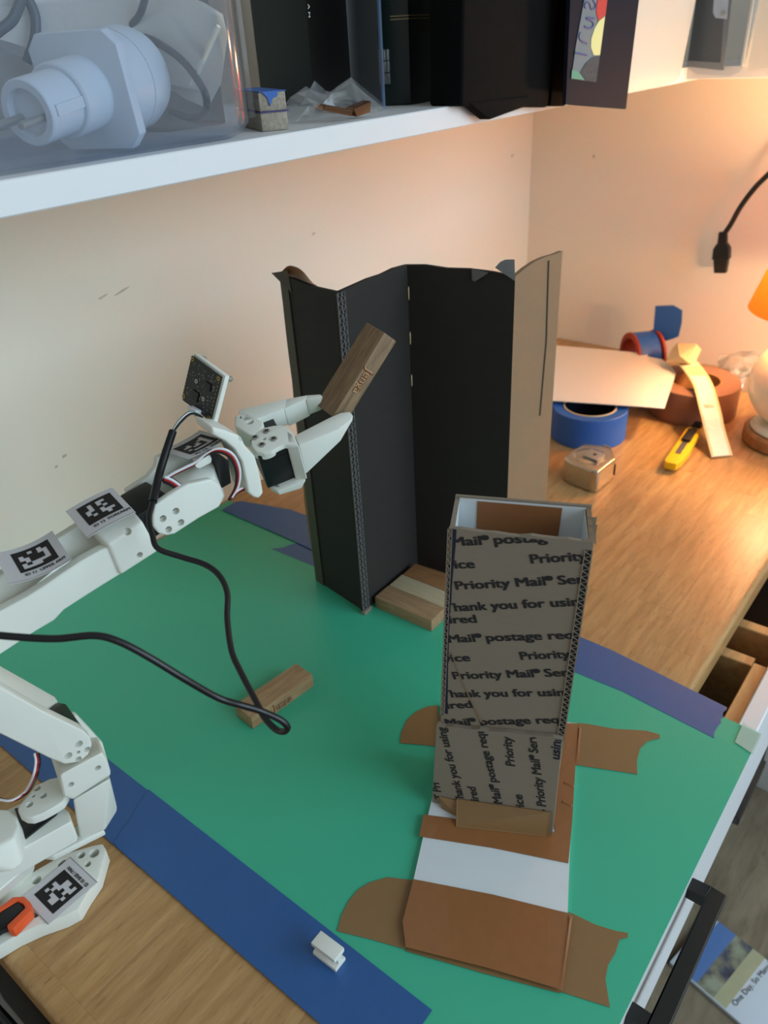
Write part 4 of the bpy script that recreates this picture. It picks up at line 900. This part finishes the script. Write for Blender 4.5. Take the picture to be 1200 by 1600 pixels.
# torn cardboard strip hanging over the brown roll, crumpled paper above
cs = thing('cardboard_strip', 'torn cardboard strip with white paper leaning over the brown tape roll', 'cardboard', tuple(Z(1128,712,0)))
lf_ = [(1043,563,.062),(1062,573,.066),(1082,603,.058),(1092,640,.044),(1100,672,.024),(1111,716,.0010)]
rt_ = [(1070,551,.064),(1092,570,.068),(1112,600,.059),(1125,640,.044),(1133,675,.024),(1144,713,.0010)]
LL = [Z(*p)+V((0,0,.001)) for p in lf_]; RR = [Z(*p)+V((0,0,.001)) for p in rt_]
finish(ribbon(LL, RR, .0018), 'strip', 'cream', cs, smooth=0)
MT['brightpaper'] = mat('torn_white_paper', (236,226,206), .6, noise=.05, nscale=120, bump=.4, bscale=150)
LW = [a+(b-a)*.10+V((-.0004,-.0003,.0016)) for a, b in zip(LL, RR)]; RW = [a+(b-a)*.86+V((-.0004,-.0003,.0016)) for a, b in zip(LL, RR)]
finish(ribbon(LW[1:], RW[1:], .0006), 'white_paper', 'brightpaper', cs, smooth=0)
for k in range(3):
    t = .55+.15*k; i = 3+k//2; p = LW[min(i,5)]+(RW[min(i,5)]-LW[min(i,5)])*.4+V((0,0,.0012)); finish(hull([p, p+V((.006,-.008,.001)), p+V((.009,.002,.002)), p+V((.002,.008,.0025)), p+V((-.004,.003,-.001))]), 'torn_paper', 'brightpaper', cs)
pp = [Z(u,v,h) for u,v,h in [(1040,566,.064),(1050,545,.075),(1058,536,.085),(1088,537,.088),(1096,546,.080),(1085,570,.068),(1075,566,.078),(1062,556,.082)]]
bm = BM(); vv = [bm.verts.new(p) for p in pp]
for f in [(0,1,7),(1,2,7),(2,3,7),(3,6,7),(3,4,6),(4,5,6),(0,7,6),(0,6,5)]: bm.faces.new([vv[i] for i in f])
ext = bmesh.ops.extrude_face_region(bm, geom=bm.faces[:]); bmesh.ops.translate(bm, verts=[v for v in ext['geom'] if isinstance(v, bmesh.types.BMVert)], vec=(.001,.0005,-.0012))
finish(bm, 'folded_end', 'cream', cs, smooth=0)
# zip bag of small parts
def crumple(o, ex, ey, ez, n, amp, seed, dome=1.0):
    rnd = random.Random(seed); bm = BM(); gr = []
    for j in range(n+1):
        r_ = []
        for i in range(n+1):
            s, t = i/n, j/n; h = dome*(math.sin(math.pi*s)*math.sin(math.pi*t))**.5 + rnd.uniform(-amp,amp)*(0.3+math.sin(math.pi*s)*math.sin(math.pi*t))
            r_.append(bm.verts.new(V(o)+V(ex)*(s+rnd.uniform(-.03,.03))+V(ey)*(t+rnd.uniform(-.03,.03))+V(ez)*h))
        gr.append(r_)
    for j in range(n):
        for i in range(n):
            a, b, c, d = gr[j][i], gr[j][i+1], gr[j+1][i+1], gr[j+1][i]
            if (i+j) % 2: bm.faces.new((a,b,c)); bm.faces.new((a,c,d))
            else: bm.faces.new((a,b,d)); bm.faces.new((b,c,d))
    ext = bmesh.ops.extrude_face_region(bm, geom=bm.faces[:]); bmesh.ops.translate(bm, verts=[v for v in ext['geom'] if isinstance(v, bmesh.types.BMVert)], vec=-V(ez).normalized()*.0006)
    return bm
MT['bagfilm'] = clearmat('zip_bag_film', (245,245,245), .16, .12, (235,232,225), .08)
zb_ = thing('zip_bag', 'clear zip bag of white and green small parts beside the lamp', 'bag', (1.31,.31,0))
finish(crumple((1.30,.345,.003), (.035,-.085,.0), (.045,.015,.045), (-.015,-.008,.03), 6, .3, 4), 'film', MT['bagfilm'], zb_, smooth=0)
MT['teal'] = mat('teal_plastic', (70,120,104), .5)
rnd = random.Random(5)
for k in range(14):
    p = V((1.318+rnd.uniform(0,.03), .28+rnd.uniform(0,.05), .008+rnd.uniform(0,.028))); a = [V((rnd.uniform(-1,1),rnd.uniform(-1,1),rnd.uniform(-1,1)))*.010 for _ in range(7)]
    finish(hull([p+q for q in a]), 'small_part', ['wirewhite','teal','wirewhite','steel'][k % 4], zb_, smooth=0)
# lamp
lp = thing('table_lamp', 'table lamp with wooden foot, frosted globe and orange shade', 'lamp', (1.165,.195,0))
lc = V((1.165,.195,0))
finish(lathe(lc, UP, [(0,.0005),(.060,.0005),(.0625,.003),(.0625,.018),(.060,.021),(0,.021)], 56), 'foot', 'lampwood', lp)
finish(lathe(lc, UP, [(.053,.0212),(.055,.024),(.050,.0305),(0,.0305)], 48), 'collar', 'globe', lp)
finish(lathe(lc, UP, [(.02,.0315)]+[(.069*math.cos(a), .0905+.066*math.sin(a)) for a in [math.radians(-62+i*10) for i in range(15)]]+[(.012,.1545),(.012,.172),(0,.172)], 48), 'globe', 'globe', lp)
finish(lathe(lc, UP, [(.088,.196),(.0885,.1965),(.0555,.305),(.055,.3045)], 64, closed=True), 'shade', 'shade', lp)
finish(lathe(lc, UP, [(.010,.1722),(.010,.19),(.006,.195),(0,.195)], 20), 'socket', 'steel', lp)
MT['bulb'] = mat('warm_bulb', (255,210,150), .4, emis=((255,190,110), 12))
finish(lathe(lc, UP, [(.008,.196),(.02,.215),(.024,.232),(.018,.250),(0,.256)], 24), 'bulb', 'bulb', lp)
def point(loc, e, col, r):
    l = bpy.data.lights.new('lamp_light', 'POINT'); l.energy = e; l.color = col; l.shadow_soft_size = r
    o = bpy.data.objects.new('lamp_light', l); COL.objects.link(o); o.location = V(loc)-wloc(lp); o.parent = lp
point(lc+V((0,0,.285)), 5.4, (1.0,.70,.37), .02)
point(lc+V((0,0,.198)), 4.9, (1.0,.69,.36), .018)
# power cord hanging beside the right wall
pw = thing('power_cord', 'black power cord with a plug hanging against the right wall', 'cord', tuple(Xp(1127,426,1.375)))
XC = 1.375
finish(tube([Xp(1240,235,XC-.02), Xp(1200,273,XC-.01), Xp(1180,293,XC), Xp(1158,322,XC), Xp(1142,350,XC), Xp(1132,365,XC)], .0042, 12), 'cord', 'cable', pw)
a_, b_ = Xp(1130,362,XC), Xp(1126,426,XC); dd = (b_-a_); Lp = dd.length; dd.normalize(); wy_ = V((0,1,0)); wy_ = (wy_-dd*wy_.dot(dd)).normalized(); wx_ = dd.cross(wy_)
def plq(s, y, x): return a_+dd*(Lp*s)+wy_*y+wx_*x
for s0_, s1_, w0, w1, nm in [(0,.30,.0065,.0075,'strain_relief'),(.28,.40,.0085,.0125,'plug_neck'),(.38,.66,.0125,.0135,'plug_grip'),(.64,1.0,.0115,.0095,'plug_body')]:
    finish(hull([plq(s, y*w_, x*w_*.62) for s, w_ in ((s0_,w0),(s1_,w1)) for y in (-1,1) for x in (-1,1)]), nm, 'black', pw, bevel=.0015)

# ================================================================ shelf
SZ, SY, SX = .4835, .44, 1.235
sh_ = thing('wall_shelf', 'white L-shaped wall shelf above the desk', 'shelf', (.6,.6,SZ))
finish(abox(-.35, XW-.001, SY, YW-.001, SZ-.0185, SZ), 'board', 'shelf', sh_, bevel=.0008, seg=1)
finish(abox(SX, XW-.001, -.4, SY-.0005, SZ-.0155, SZ), 'side_board', 'shelf', sh_, bevel=.0008, seg=1)
# --- clear plastic bin
def binbox(name, label, x0, x1, y0, y1, z0, z1, m, t=.002, r=.018, axis='x', taper=0.0):
    th_ = thing(name, label, 'bin', ((x0+x1)/2, (y0+y1)/2, z0)); zz = z0+.0003
    def ringp(x0, x1, y0, y1, r, n=6):
        out = []
        for cx, cy, a0 in ((x1-r,y1-r,0),(x0+r,y1-r,90),(x0+r,y0+r,180),(x1-r,y0+r,270)):
            for k in range(n+1): a = math.radians(a0+90*k/n); out.append((cx+r*math.cos(a), cy+r*math.sin(a)))
        return out
    bm = BM(); lay = []
    prof = [(zz,.010),(zz+.003,.004),(zz+.010,0),(z1,-taper)]
    for z, ins in prof: lay.append([bm.verts.new((x, y, z)) for x, y in ringp(x0+ins, x1-ins, y0+ins, y1-ins, r)])
    for z, ins in reversed([(zz+t,.010+t*.5),(zz+.003+t*.6,.004+t),(zz+.010,t),(z1,t-taper)]): lay.append([bm.verts.new((x, y, z)) for x, y in ringp(x0+ins, x1-ins, y0+ins, y1-ins, r)])
    n = len(lay[0])
    for a, b in zip(lay, lay[1:]):
        for k in range(n): bm.faces.new((a[k], a[(k+1) % n], b[(k+1) % n], b[k]))
    bm.faces.new(lay[0][::-1]); bm.faces.new(lay[-1])
    finish(bm, 'tub', m, th_, smooth=45); return th_
bxr = Yp(399,205,SY+.012).x
clearbin = binbox('plastic_bin', 'clear plastic bin holding a white plug adapter on the shelf', -.12, bxr, SY+.006, .70, SZ, .70, 'clear')
finish(tube([V((bxr-.003,SY+.010,SZ+.012)), V((bxr-.003,SY+.010,.58)), V((bxr-.003,SY+.010,.70))], .0022, 8), 'corner_rib', 'film', clearbin)
# adapter: plug, collar, flange, body on one axis
ad = thing('plug_adapter', 'white travel plug adapter with metal pins inside the clear bin', 'plug adapter', tuple(Yp(150,220,.50)))
A0 = Yp(42,177,.474); A1 = Yp(200,121,.505); aax = (A1-A0).normalized(); AL_ = (A1-A0).length; k_ = AL_
finish(lathe(A0, aax, [(0,.004),(.012,.004),(.013,0),(.0172,0),(.0180,.001),(.0180,k_*.28),(0,k_*.28)], 40), 'plug', 'adapter', ad)
finish(lathe(A0, aax, [(0,k_*.28),(.0200,k_*.28),(.0212,k_*.29),(.0212,k_*.53),(0,k_*.53)], 40), 'collar', 'adapter', ad)
x_, y_, _ = frame(aax); 
fxv = (V((0,0,1))-aax*aax.z).normalized(); fyv = aax.cross(fxv)
r45 = lambda a, rr: fxv*math.cos(a)*rr+fyv*math.sin(a)*rr
finish(prism([A0+aax*(k_*.53)+fxv*s*.033+fyv*t*.033 for s, t in ((1,.75),(.75,1),(-.75,1),(-1,.75),(-1,-.75),(-.75,-1),(.75,-1),(1,-.75))], aax*.008), 'flange', 'adapter', ad, bevel=.001)
finish(lathe(A0, aax, [(.0275,k_*.53+.0082),(.0295,k_*.53+.010),(.0308,k_*.84),(0,k_*.84)], 48), 'body', 'adapter', ad)
finish(lathe(A0, aax, [(0,k_*.842),(.0311,k_*.842),(.0311,k_*.98),(.0285,k_*1.06),(0,k_*1.07)], 48), 'end_cap', 'adapter', ad)
for s in (-.0095,.0095): finish(addtube(BM(), [A0+aax*.006+fyv*s*.9+fxv*(-.003), A0-aax*.017+fyv*s*.9+fxv*(-.003)], .0022, 10), 'pin', 'steel', ad)
for t in (.6,-.6): finish(box(A0+fyv*.0178*(-1 if t < 0 else 1)*1.0+aax*.004-fxv*.003, aax*(k_*.24), fxv*.006, fyv*.0012), 'key_rib', 'adapter', ad)
# white pouch
po = thing('cloth_pouch', 'puffy white cloth pouch at the back of the clear bin', 'pouch', tuple(Yp(180,170,.57)))
def PY(u, v):
    # depth at which the pouch stays inside the bin
    r = Yp(u, v, 1.0).x; return min(.60, (bxr-.012)/r-.016) if r > .2 else .60
pol = [(-140,20),(60,96),(190,118),(230,128),(262,138),(298,152),(325,166),(340,130),(349,60),(346,24),(310,6),(280,-8),(250,-20),(210,-120),(-140,-160)]
bm = BM(); rings = []
for lat_, s_ in ((-.014,.86),(-.010,.95),(-.003,1.0),(.004,1.0),(.012,.93)):
    rg = []
    for i, (u, v) in enumerate(pol):
        uu, vv_ = 120+(u-120)*s_, 10+(v-10)*s_; p = Yp(uu, vv_, PY(uu, vv_)); rg.append(bm.verts.new(p+V((0,lat_+.002*math.sin(i*2.3),0))))
    rings.append(rg)
for a, b in zip(rings, rings[1:]):
    for k in range(len(pol)): bm.faces.new((a[k], a[(k+1) % len(pol)], b[(k+1) % len(pol)], b[k]))
bm.faces.new(rings[0][::-1]); bm.faces.new(rings[-1])
bmesh.ops.triangulate(bm, faces=[f for f in bm.faces if len(f.verts) > 4])
finish(bm, 'cloth', 'pouch', po, smooth=80)
finish(ribbon([Yp(u,v,PY(u,v)-.015) for u, v in ((343,40),(318,95),(300,135))], [Yp(u,v,PY(u,v)-.018) for u, v in ((345,44),(321,97),(303,137))], .002), 'fold', 'pouch', po)
gc = thing('cable', 'grey cable lying over the pouch in the clear bin', 'cable', tuple(Yp(300,150,.50)))
finish(tube([Yp(u,v,min(PY(u,v)-.021, .565)) for u,v in [(232,-30),(226,0),(217,25),(197,50),(207,54),(240,64),(283,93),(312,130),(323,157),(318,178),(298,184),(267,174)]], .0024, 10), 'jacket', 'greycable', gc)
gc2 = thing('cable', 'grey cable loop at the left of the clear bin', 'cable', tuple(Yp(50,60,.555)))
finish(tube([Yp(u,v,y) for u,v,y in [(-30,70,.56),(0,47,.558),(20,30,.556),(33,0,.555),(38,-12,.555),(45,0,.555),(55,27,.555),(54,62,.556),(42,98,.56)]], .0034, 10), 'jacket', 'greycable', gc2)
# --- two stacked wooden blocks with tape
o1 = Z(404,207,SZ+.0002); o1.x += .004; yy = o1.y
KS = .82
def sblock(x, y, z, label):
    b = block(V((x+.025*KS,y,z)), (0,1,0), (-1,0,0), (0,0,1), label, None, 'blockend')
    e = V((.48,.877,0)).normalized(); f_ = V((-e.y,e.x,0))
    c = V((x,y,z))+V((e.y,-e.x,0))*.0125*KS+e*.0375+V((0,0,.0075*KS))
    b.matrix_world = Matrix.Translation(c) @ Matrix((e, f_, V((0,0,1)))).transposed().to_4x4() @ Matrix.Diagonal((1,KS,KS,1)); return b
MT['blockend'] = wood('grey_block_wood', (160,150,134), (128,116,98), (6,40,40), 1.4, .6, .1, .25, axis='object')
sb1 = sblock(o1.x, yy, SZ+.0002, 'lower of two stacked wooden blocks on the shelf beside the clear bin')
sb2 = sblock(o1.x+.0005, yy+.0005, SZ+.0002+.0130, 'upper stacked wooden block capped with blue tape on the shelf')
ke = V((.48,.877,0)).normalized(); kf = V((ke.y,-ke.x,0))
def kb(a, b, z): return V((o1.x,yy,0))+kf*a+ke*b+V((0,0,SZ+z))
tp1 = finish(prism([kb(-.0003,-.0012,.0126), kb(.0222,-.0012,.0126), kb(.0222,.05,.0126), kb(-.0003,.05,.0126)], (0,0,.0005)), 'purple_tape', 'purple', smooth=0); tag(tp1, 'purple tape between the two stacked wooden blocks', 'tape')
bm = prism([kb(.0010,.0005,.0256), kb(.0214,.0005,.0256), kb(.0214,.076,.0256), kb(.0010,.076,.0256)], (0,0,.0005))
addprism(bm, [kb(a,.0008,z) for a, z in ((.003,.0258),(.015,.0258),(.014,.0225),(.0105,.0215),(.008,.0165),(.0065,.022))], -ke*.0012)
tp2 = finish(bm, 'blue_tape', 'bluetape2', smooth=0); tag(tp2, 'torn blue tape wrapped over the upper stacked block', 'tape')
# --- plastic bag with copper foil
pb = thing('plastic_bag', 'crumpled clear plastic bag with copper foil pieces on the shelf', 'bag', tuple(Z(530,185,SZ)))
q_ = Z(468,190,SZ+.001); q2_ = Z(600,172,SZ+.001)
finish(crumple(q_, (q2_-q_)*1.02, V((-.01,.03,.0)), V((.0,-.004,.022)), 7, .45, 9, .9), 'film', 'film', pb, smooth=0)
bm = BM(); tri = [Yp(510,150,.47), Yp(550,122,.475), Yp(602,165,.475), Yp(575,160,.462), Yp(512,160,.462)]
addprism(bm, tri, (0,.0006,0)); finish(bm, 'film_corner', 'film', pb, smooth=0)
finish(prism([Yp(464,146,.468), Yp(482,140,.470), Yp(505,158,.466), Yp(510,165,.462), Yp(500,175,.46), Yp(478,152,.465)], (0,.0006,0)), 'film_corner', 'film', pb, smooth=0)
for (a, b, c, d) in [((508,163),(552,172),(550,182),(505,172)), ((553,170),(580,158),(579,176),(558,183))]:
    f_ = [Yp(*a,.458), Yp(*b,.456), Yp(*c,.452), Yp(*d,.453)]; f_ = [V((p.x,p.y,max(p.z,SZ+.0004))) for p in f_]
    finish(hull(f_+[p+V((.001,.010,.001)) for p in f_]), 'foil', 'copper', pb, bevel=.0008)
# --- dark navy box with a thumb notch
nb_ = thing('game_box', 'dark navy box with an oval thumb notch standing on the shelf', 'box', tuple(Z(490,190,SZ)))
NY = .4975; nx0, nx1 = Yp(429,150,NY).x, Yp(560,150,.488).x-.001
bdy = finish(abox(nx0, nx1, NY, .70, SZ+.0004, .74), 'sleeve', 'navybox', nb_, bevel=.0015)
nc_ = Yp(493,2,NY)
cut(bdy, [(V((nc_.x+s*.0,NY,nc_.z+dz)), V((0,-1,0)), .0165, .0035) for s, dz in ((0,0),(0,.012),(0,.024))], 32)
bm = BM(); addtext(bm, 'A M', Yp(480.3,6,NY+.0036), Yp(481.5,27,NY+.0036), .0021, (1,0,0), (0,-.0004,0), .0); finish(bm, 'lettering', 'paper', nb_, smooth=0)
bk = thing('box', 'added black filler box for the shade in the gap between the clear bin and the navy box', 'box', (.49,.6,SZ))  # added filler, stands in for the shade between bin and navy box
finish(abox(bxr+.004, nx0-.002, .556, .70, SZ+.0004, .73), 'body', 'fabric', bk, bevel=.002)
# --- black box in clear acrylic case
ac = thing('acrylic_case', 'clear acrylic case with a hinge around a black box on the shelf', 'case', tuple(Z(580,180,SZ)))
ax0, ax1 = Yp(560,150,.488).x, Yp(604,150,.488).x
finish(abox(ax0+.001, ax0+.0135, .496, .542, SZ+.001, .72), 'inner_box', 'black', ac, bevel=.001)
finish(abox(ax1-.0055, ax1-.0028, .4895, .542, SZ+.0004, .74), 'lid', 'film', ac, bevel=.0006, seg=1)
finish(abox(ax1-.0022, ax1-.0002, .4905, .542, SZ+.0004, .74), 'wall', 'film', ac, bevel=.0006, seg=1)
hz0, hz1 = Yp(605,132,.482).z, Yp(605,76,.482).z; hx0 = Yp(604,100,.482).x
for k in range(3):
    z0 = hz0+(hz1-hz0)*k/3; finish(addtube(BM(), [V((hx0,.482,z0+.0004)), V((hx0,.482,z0+(hz1-hz0)/3-.0004))], .0029, 12), 'hinge_knuckle', 'film', ac)
finish(abox(hx0-.0055, hx0-.0028, .4825, .4865, hz0, hz1), 'hinge_leaf', 'film', ac)
MT['clearedge'] = clearmat('acrylic_edge', (220,230,245), .3, .1, (150,175,205), .15)
finish(abox(ax1-.0055, ax1-.0028, .4875, .4893, SZ+.0004, .74), 'polished_edge', 'clearedge', ac)
# --- green book with gold lines
gb = thing('book', 'dark green book with two gold lines on its spine on the shelf', 'book', tuple(Z(660,170,SZ)))
GY = .492
gx0, gx1 = Yp(609,100,GY+.014).x, Yp(721,100,GY+.010).x; gxm = Yp(644,100,GY).x
gpl = [V((gx0,GY+.030,0)), V((gx0+.003,GY+.014,0)), V((gxm-.003,GY+.0006,0)), V((gxm+.003,GY+.0004,0)), V((gx1,GY+.010,0)), V((gx1,.68,0)), V((gx0,.68,0))]
finish(prism([p+V((0,0,SZ+.0004)) for p in gpl], (0,0,.25)), 'cover', 'greenbook', gb, bevel=.0015)
for dv in (24.5, 29.5):
    zz_ = Yp(644, dv, GY).z
    for a, b in ((gpl[1], gpl[2]), (gpl[2], gpl[3]), (gpl[3], gpl[4])):
        o_ = V((0,-.0006,zz_)); finish(prism([a+o_, b+o_, b+o_+V((0,0,.0007)), a+o_+V((0,0,.0007))], (0,.0003,0)), 'gold_line', 'goldfoil', gb, smooth=0)
# --- two black fabric cases leaning over the shelf edge
YC = .425
fc = thing('fabric_case', 'wide black fabric case overhanging the shelf edge', 'case', tuple(Yp(790,165,YC)))
top = .72
def fcase(th_, bots, tops, y, dep, flap=None):
    pb_ = [Yp(u,v,y) for u,v in bots]; pt_ = [Yp(u,v,y) for u,v in tops]
    for i, p in enumerate(pt_): pass
    o = [pb_[0], pb_[1]]+[pt_[1], pt_[0]]
    finish(prism(o, V((0,dep,0))), 'body', 'fabric', th_, bevel=.004, seg=3)
fcase(fc, [(722,166),(857,168)], [(728,-220),(892,-220)], YC, .036)
finish(prism([Yp(733,160,YC-.001), Yp(766,187,YC-.001), Yp(826,165,YC-.001), Yp(826,150,YC-.001)], (0,.012,0)), 'hanging_flap', 'fabric', fc, bevel=.0015)
fc2 = thing('fabric_case', 'narrow black fabric case beside the wide one', 'case', tuple(Yp(873,165,YC)))
fcase(fc2, [(859.5,166),(886,166)], [(894.5,-220),(946,-220)], YC, .036)
# --- navy folder with a child's drawing
nv = thing('folder', "navy card folder with a child's drawing hanging over the shelf edge", 'folder', tuple(Yp(935,168,.402)))
NYY = .402
nvp = [Yp(u,v,NYY) for u,v in [(884,163),(920,166),(978,170.5),(984,120),(1002,-30),(1020,-200),(900,-200)]]
finish(prism(nvp, (0,.004,0)), 'cover', 'navy', nv, smooth=0)
MT['drawpaper'] = mat('drawing_paper', (112,120,126), .8)
def ndr(pts, m, nm, k): finish(prism([Yp(u,v,NYY-.0004*k) for u,v in pts], (0,-.0003,0)), nm, m, nv, smooth=0)
def nz(pts): return [(860+x/8.571, y/8.571) for x, y in pts]
ndr(nz([(278,1055),(610,1100),(655,760),(760,0),(790,-200),(480,-200),(450,0),(340,600)]), 'drawpaper', 'drawing_sheet', 1)
ndr(nz([(278,1050),(288,930),(380,965),(455,1070)]), 'drawgrn', 'crayon_shape', 2.2)
ndr(nz([(395,975),(470,850),(560,770),(655,742),(610,1098),(470,1075)]), 'drawgry', 'crayon_shape', 2.6)
ndr(nz([(580,740),(540,640),(545,520),(590,380),(650,280),(730,220),(660,740)]), 'drawyel', 'crayon_shape', 2.2)
ndr(nz([(640,285),(610,150),(630,0),(640,-90),(770,-90),(735,200)]), 'drawred', 'crayon_shape', 2.6)
for pth in ([(325,705),(400,720),(490,740)], [(490,585),(430,560),(390,520),(385,470),(405,435)], [(455,355),(520,380),(570,350),(560,290),(480,245),(590,250)], [(470,110),(455,80),(480,30),(520,40),(545,120),(590,110),(600,50),(570,10)]):
    finish(tube([Yp(u,v,NYY-.0012) for u,v in nz(pth)], .0007, 6, 5), 'lettering', 'drawpur', nv)
# --- milky bins to the right
mb = thing('plastic_bin', 'milky white plastic bin next to the navy folder on the shelf', 'bin', tuple(Yp(1020,130,SY)))
YB = SY-.012
finish(prism([Yp(u,v,YB) for u,v in [(965,146),(1040,132),(1056,127),(1063,118),(1092,-25),(1112,-200),(965,-200)]], (0,.0025,0)), 'front_wall', 'milky', mb, smooth=0)
wr_ = [Yp(u,v,YB) for u,v in [(1063,118),(1092,-25),(1112,-200)]]
finish(prism([wr_[0], wr_[2], wr_[2]+V((.004,.25,0)), wr_[0]+V((.004,.25,0))], (-.0025,0,0)), 'side_wall', 'milky', mb, smooth=0)
finish(prism([Yp(970,60,.50), Yp(1055,60,.50), Yp(1050,118,.50), Yp(970,125,.50)], (0,.15,0)), 'folded_cloth', 'envelope', mb, bevel=.006)
MT['greydisc'] = mat('grey_disc', (120,122,120), .6)
finish(lathe(Yp(1064,2,YB+.004), (0,1,0), [(0,0),(.013,0),(.013,.002),(0,.002)], 24), 'disc', 'greydisc', mb)
def xq(pts, x): return [Xp(u,v,x) for u,v in pts]
mb2 = thing('plastic_bin', 'clear plastic bin with a dark card inside on the side shelf', 'bin', tuple(Xp(1120,118,1.2)))
XB = 1.215
finish(prism(xq([(1072,104),(1088,116),(1140,119),(1154,114),(1160,104),(1192,-60),(1092,-60)], XB), (.0025,0,0)), 'front_wall', 'clear', mb2, smooth=0)
e_ = xq([(1160,104),(1192,-60)], XB); e_[1] = V((e_[0].x, e_[0].y, e_[1].z)); finish(prism([e_[0], e_[1], e_[1]+V((.18,-.003,0)), e_[0]+V((.18,-.003,0))], (0,.0025,0)), 'side_wall', 'milky', mb2, smooth=0)
finish(prism(xq([(1074,98),(1124,101),(1136,25),(1140,-60),(1096,-60)], XB+.012), (.004,0,0)), 'dark_card', 'greenbook', mb2, smooth=0)
finish(prism(xq([(1072,104),(1130,110),(1150,-60),(1137,-60),(1126,98),(1075,95)], XB+.008), (.002,0,0)), 'card_sleeve', 'greydisc', mb2, smooth=0)
finish(hull(xq([(1118,-40),(1142,-40),(1136,30),(1118,28),(1114,20)], XB+.006)+xq([(1118,-40),(1142,-40),(1136,30),(1118,28)], XB+.010)), 'tag', 'adapter', mb2)
finish(lathe(Xp(1130,20,XB+.0055), (-1,0,0), [(0,.001),(.003,.001),(.0035,0)], 16), 'snap', 'steel', mb2)
mb3 = thing('plastic_bin', 'milky plastic bin at the far right of the side shelf', 'bin', tuple(Xp(1190,108,1.22)))
b3 = xq([(1174,110),(1204,106),(1260,100),(1300,-80),(1210,-60)], XB+.004); b3[0].y = b3[4].y = e_[0].y-.006
finish(prism(b3, (.0025,0,0)), 'front_wall', 'milky', mb3, smooth=0)
finish(prism(xq([(1170,104),(1240,98),(1270,30),(1184,45)], XB+.03), (.12,0,0)), 'contents', 'envelope', mb3, bevel=.006)
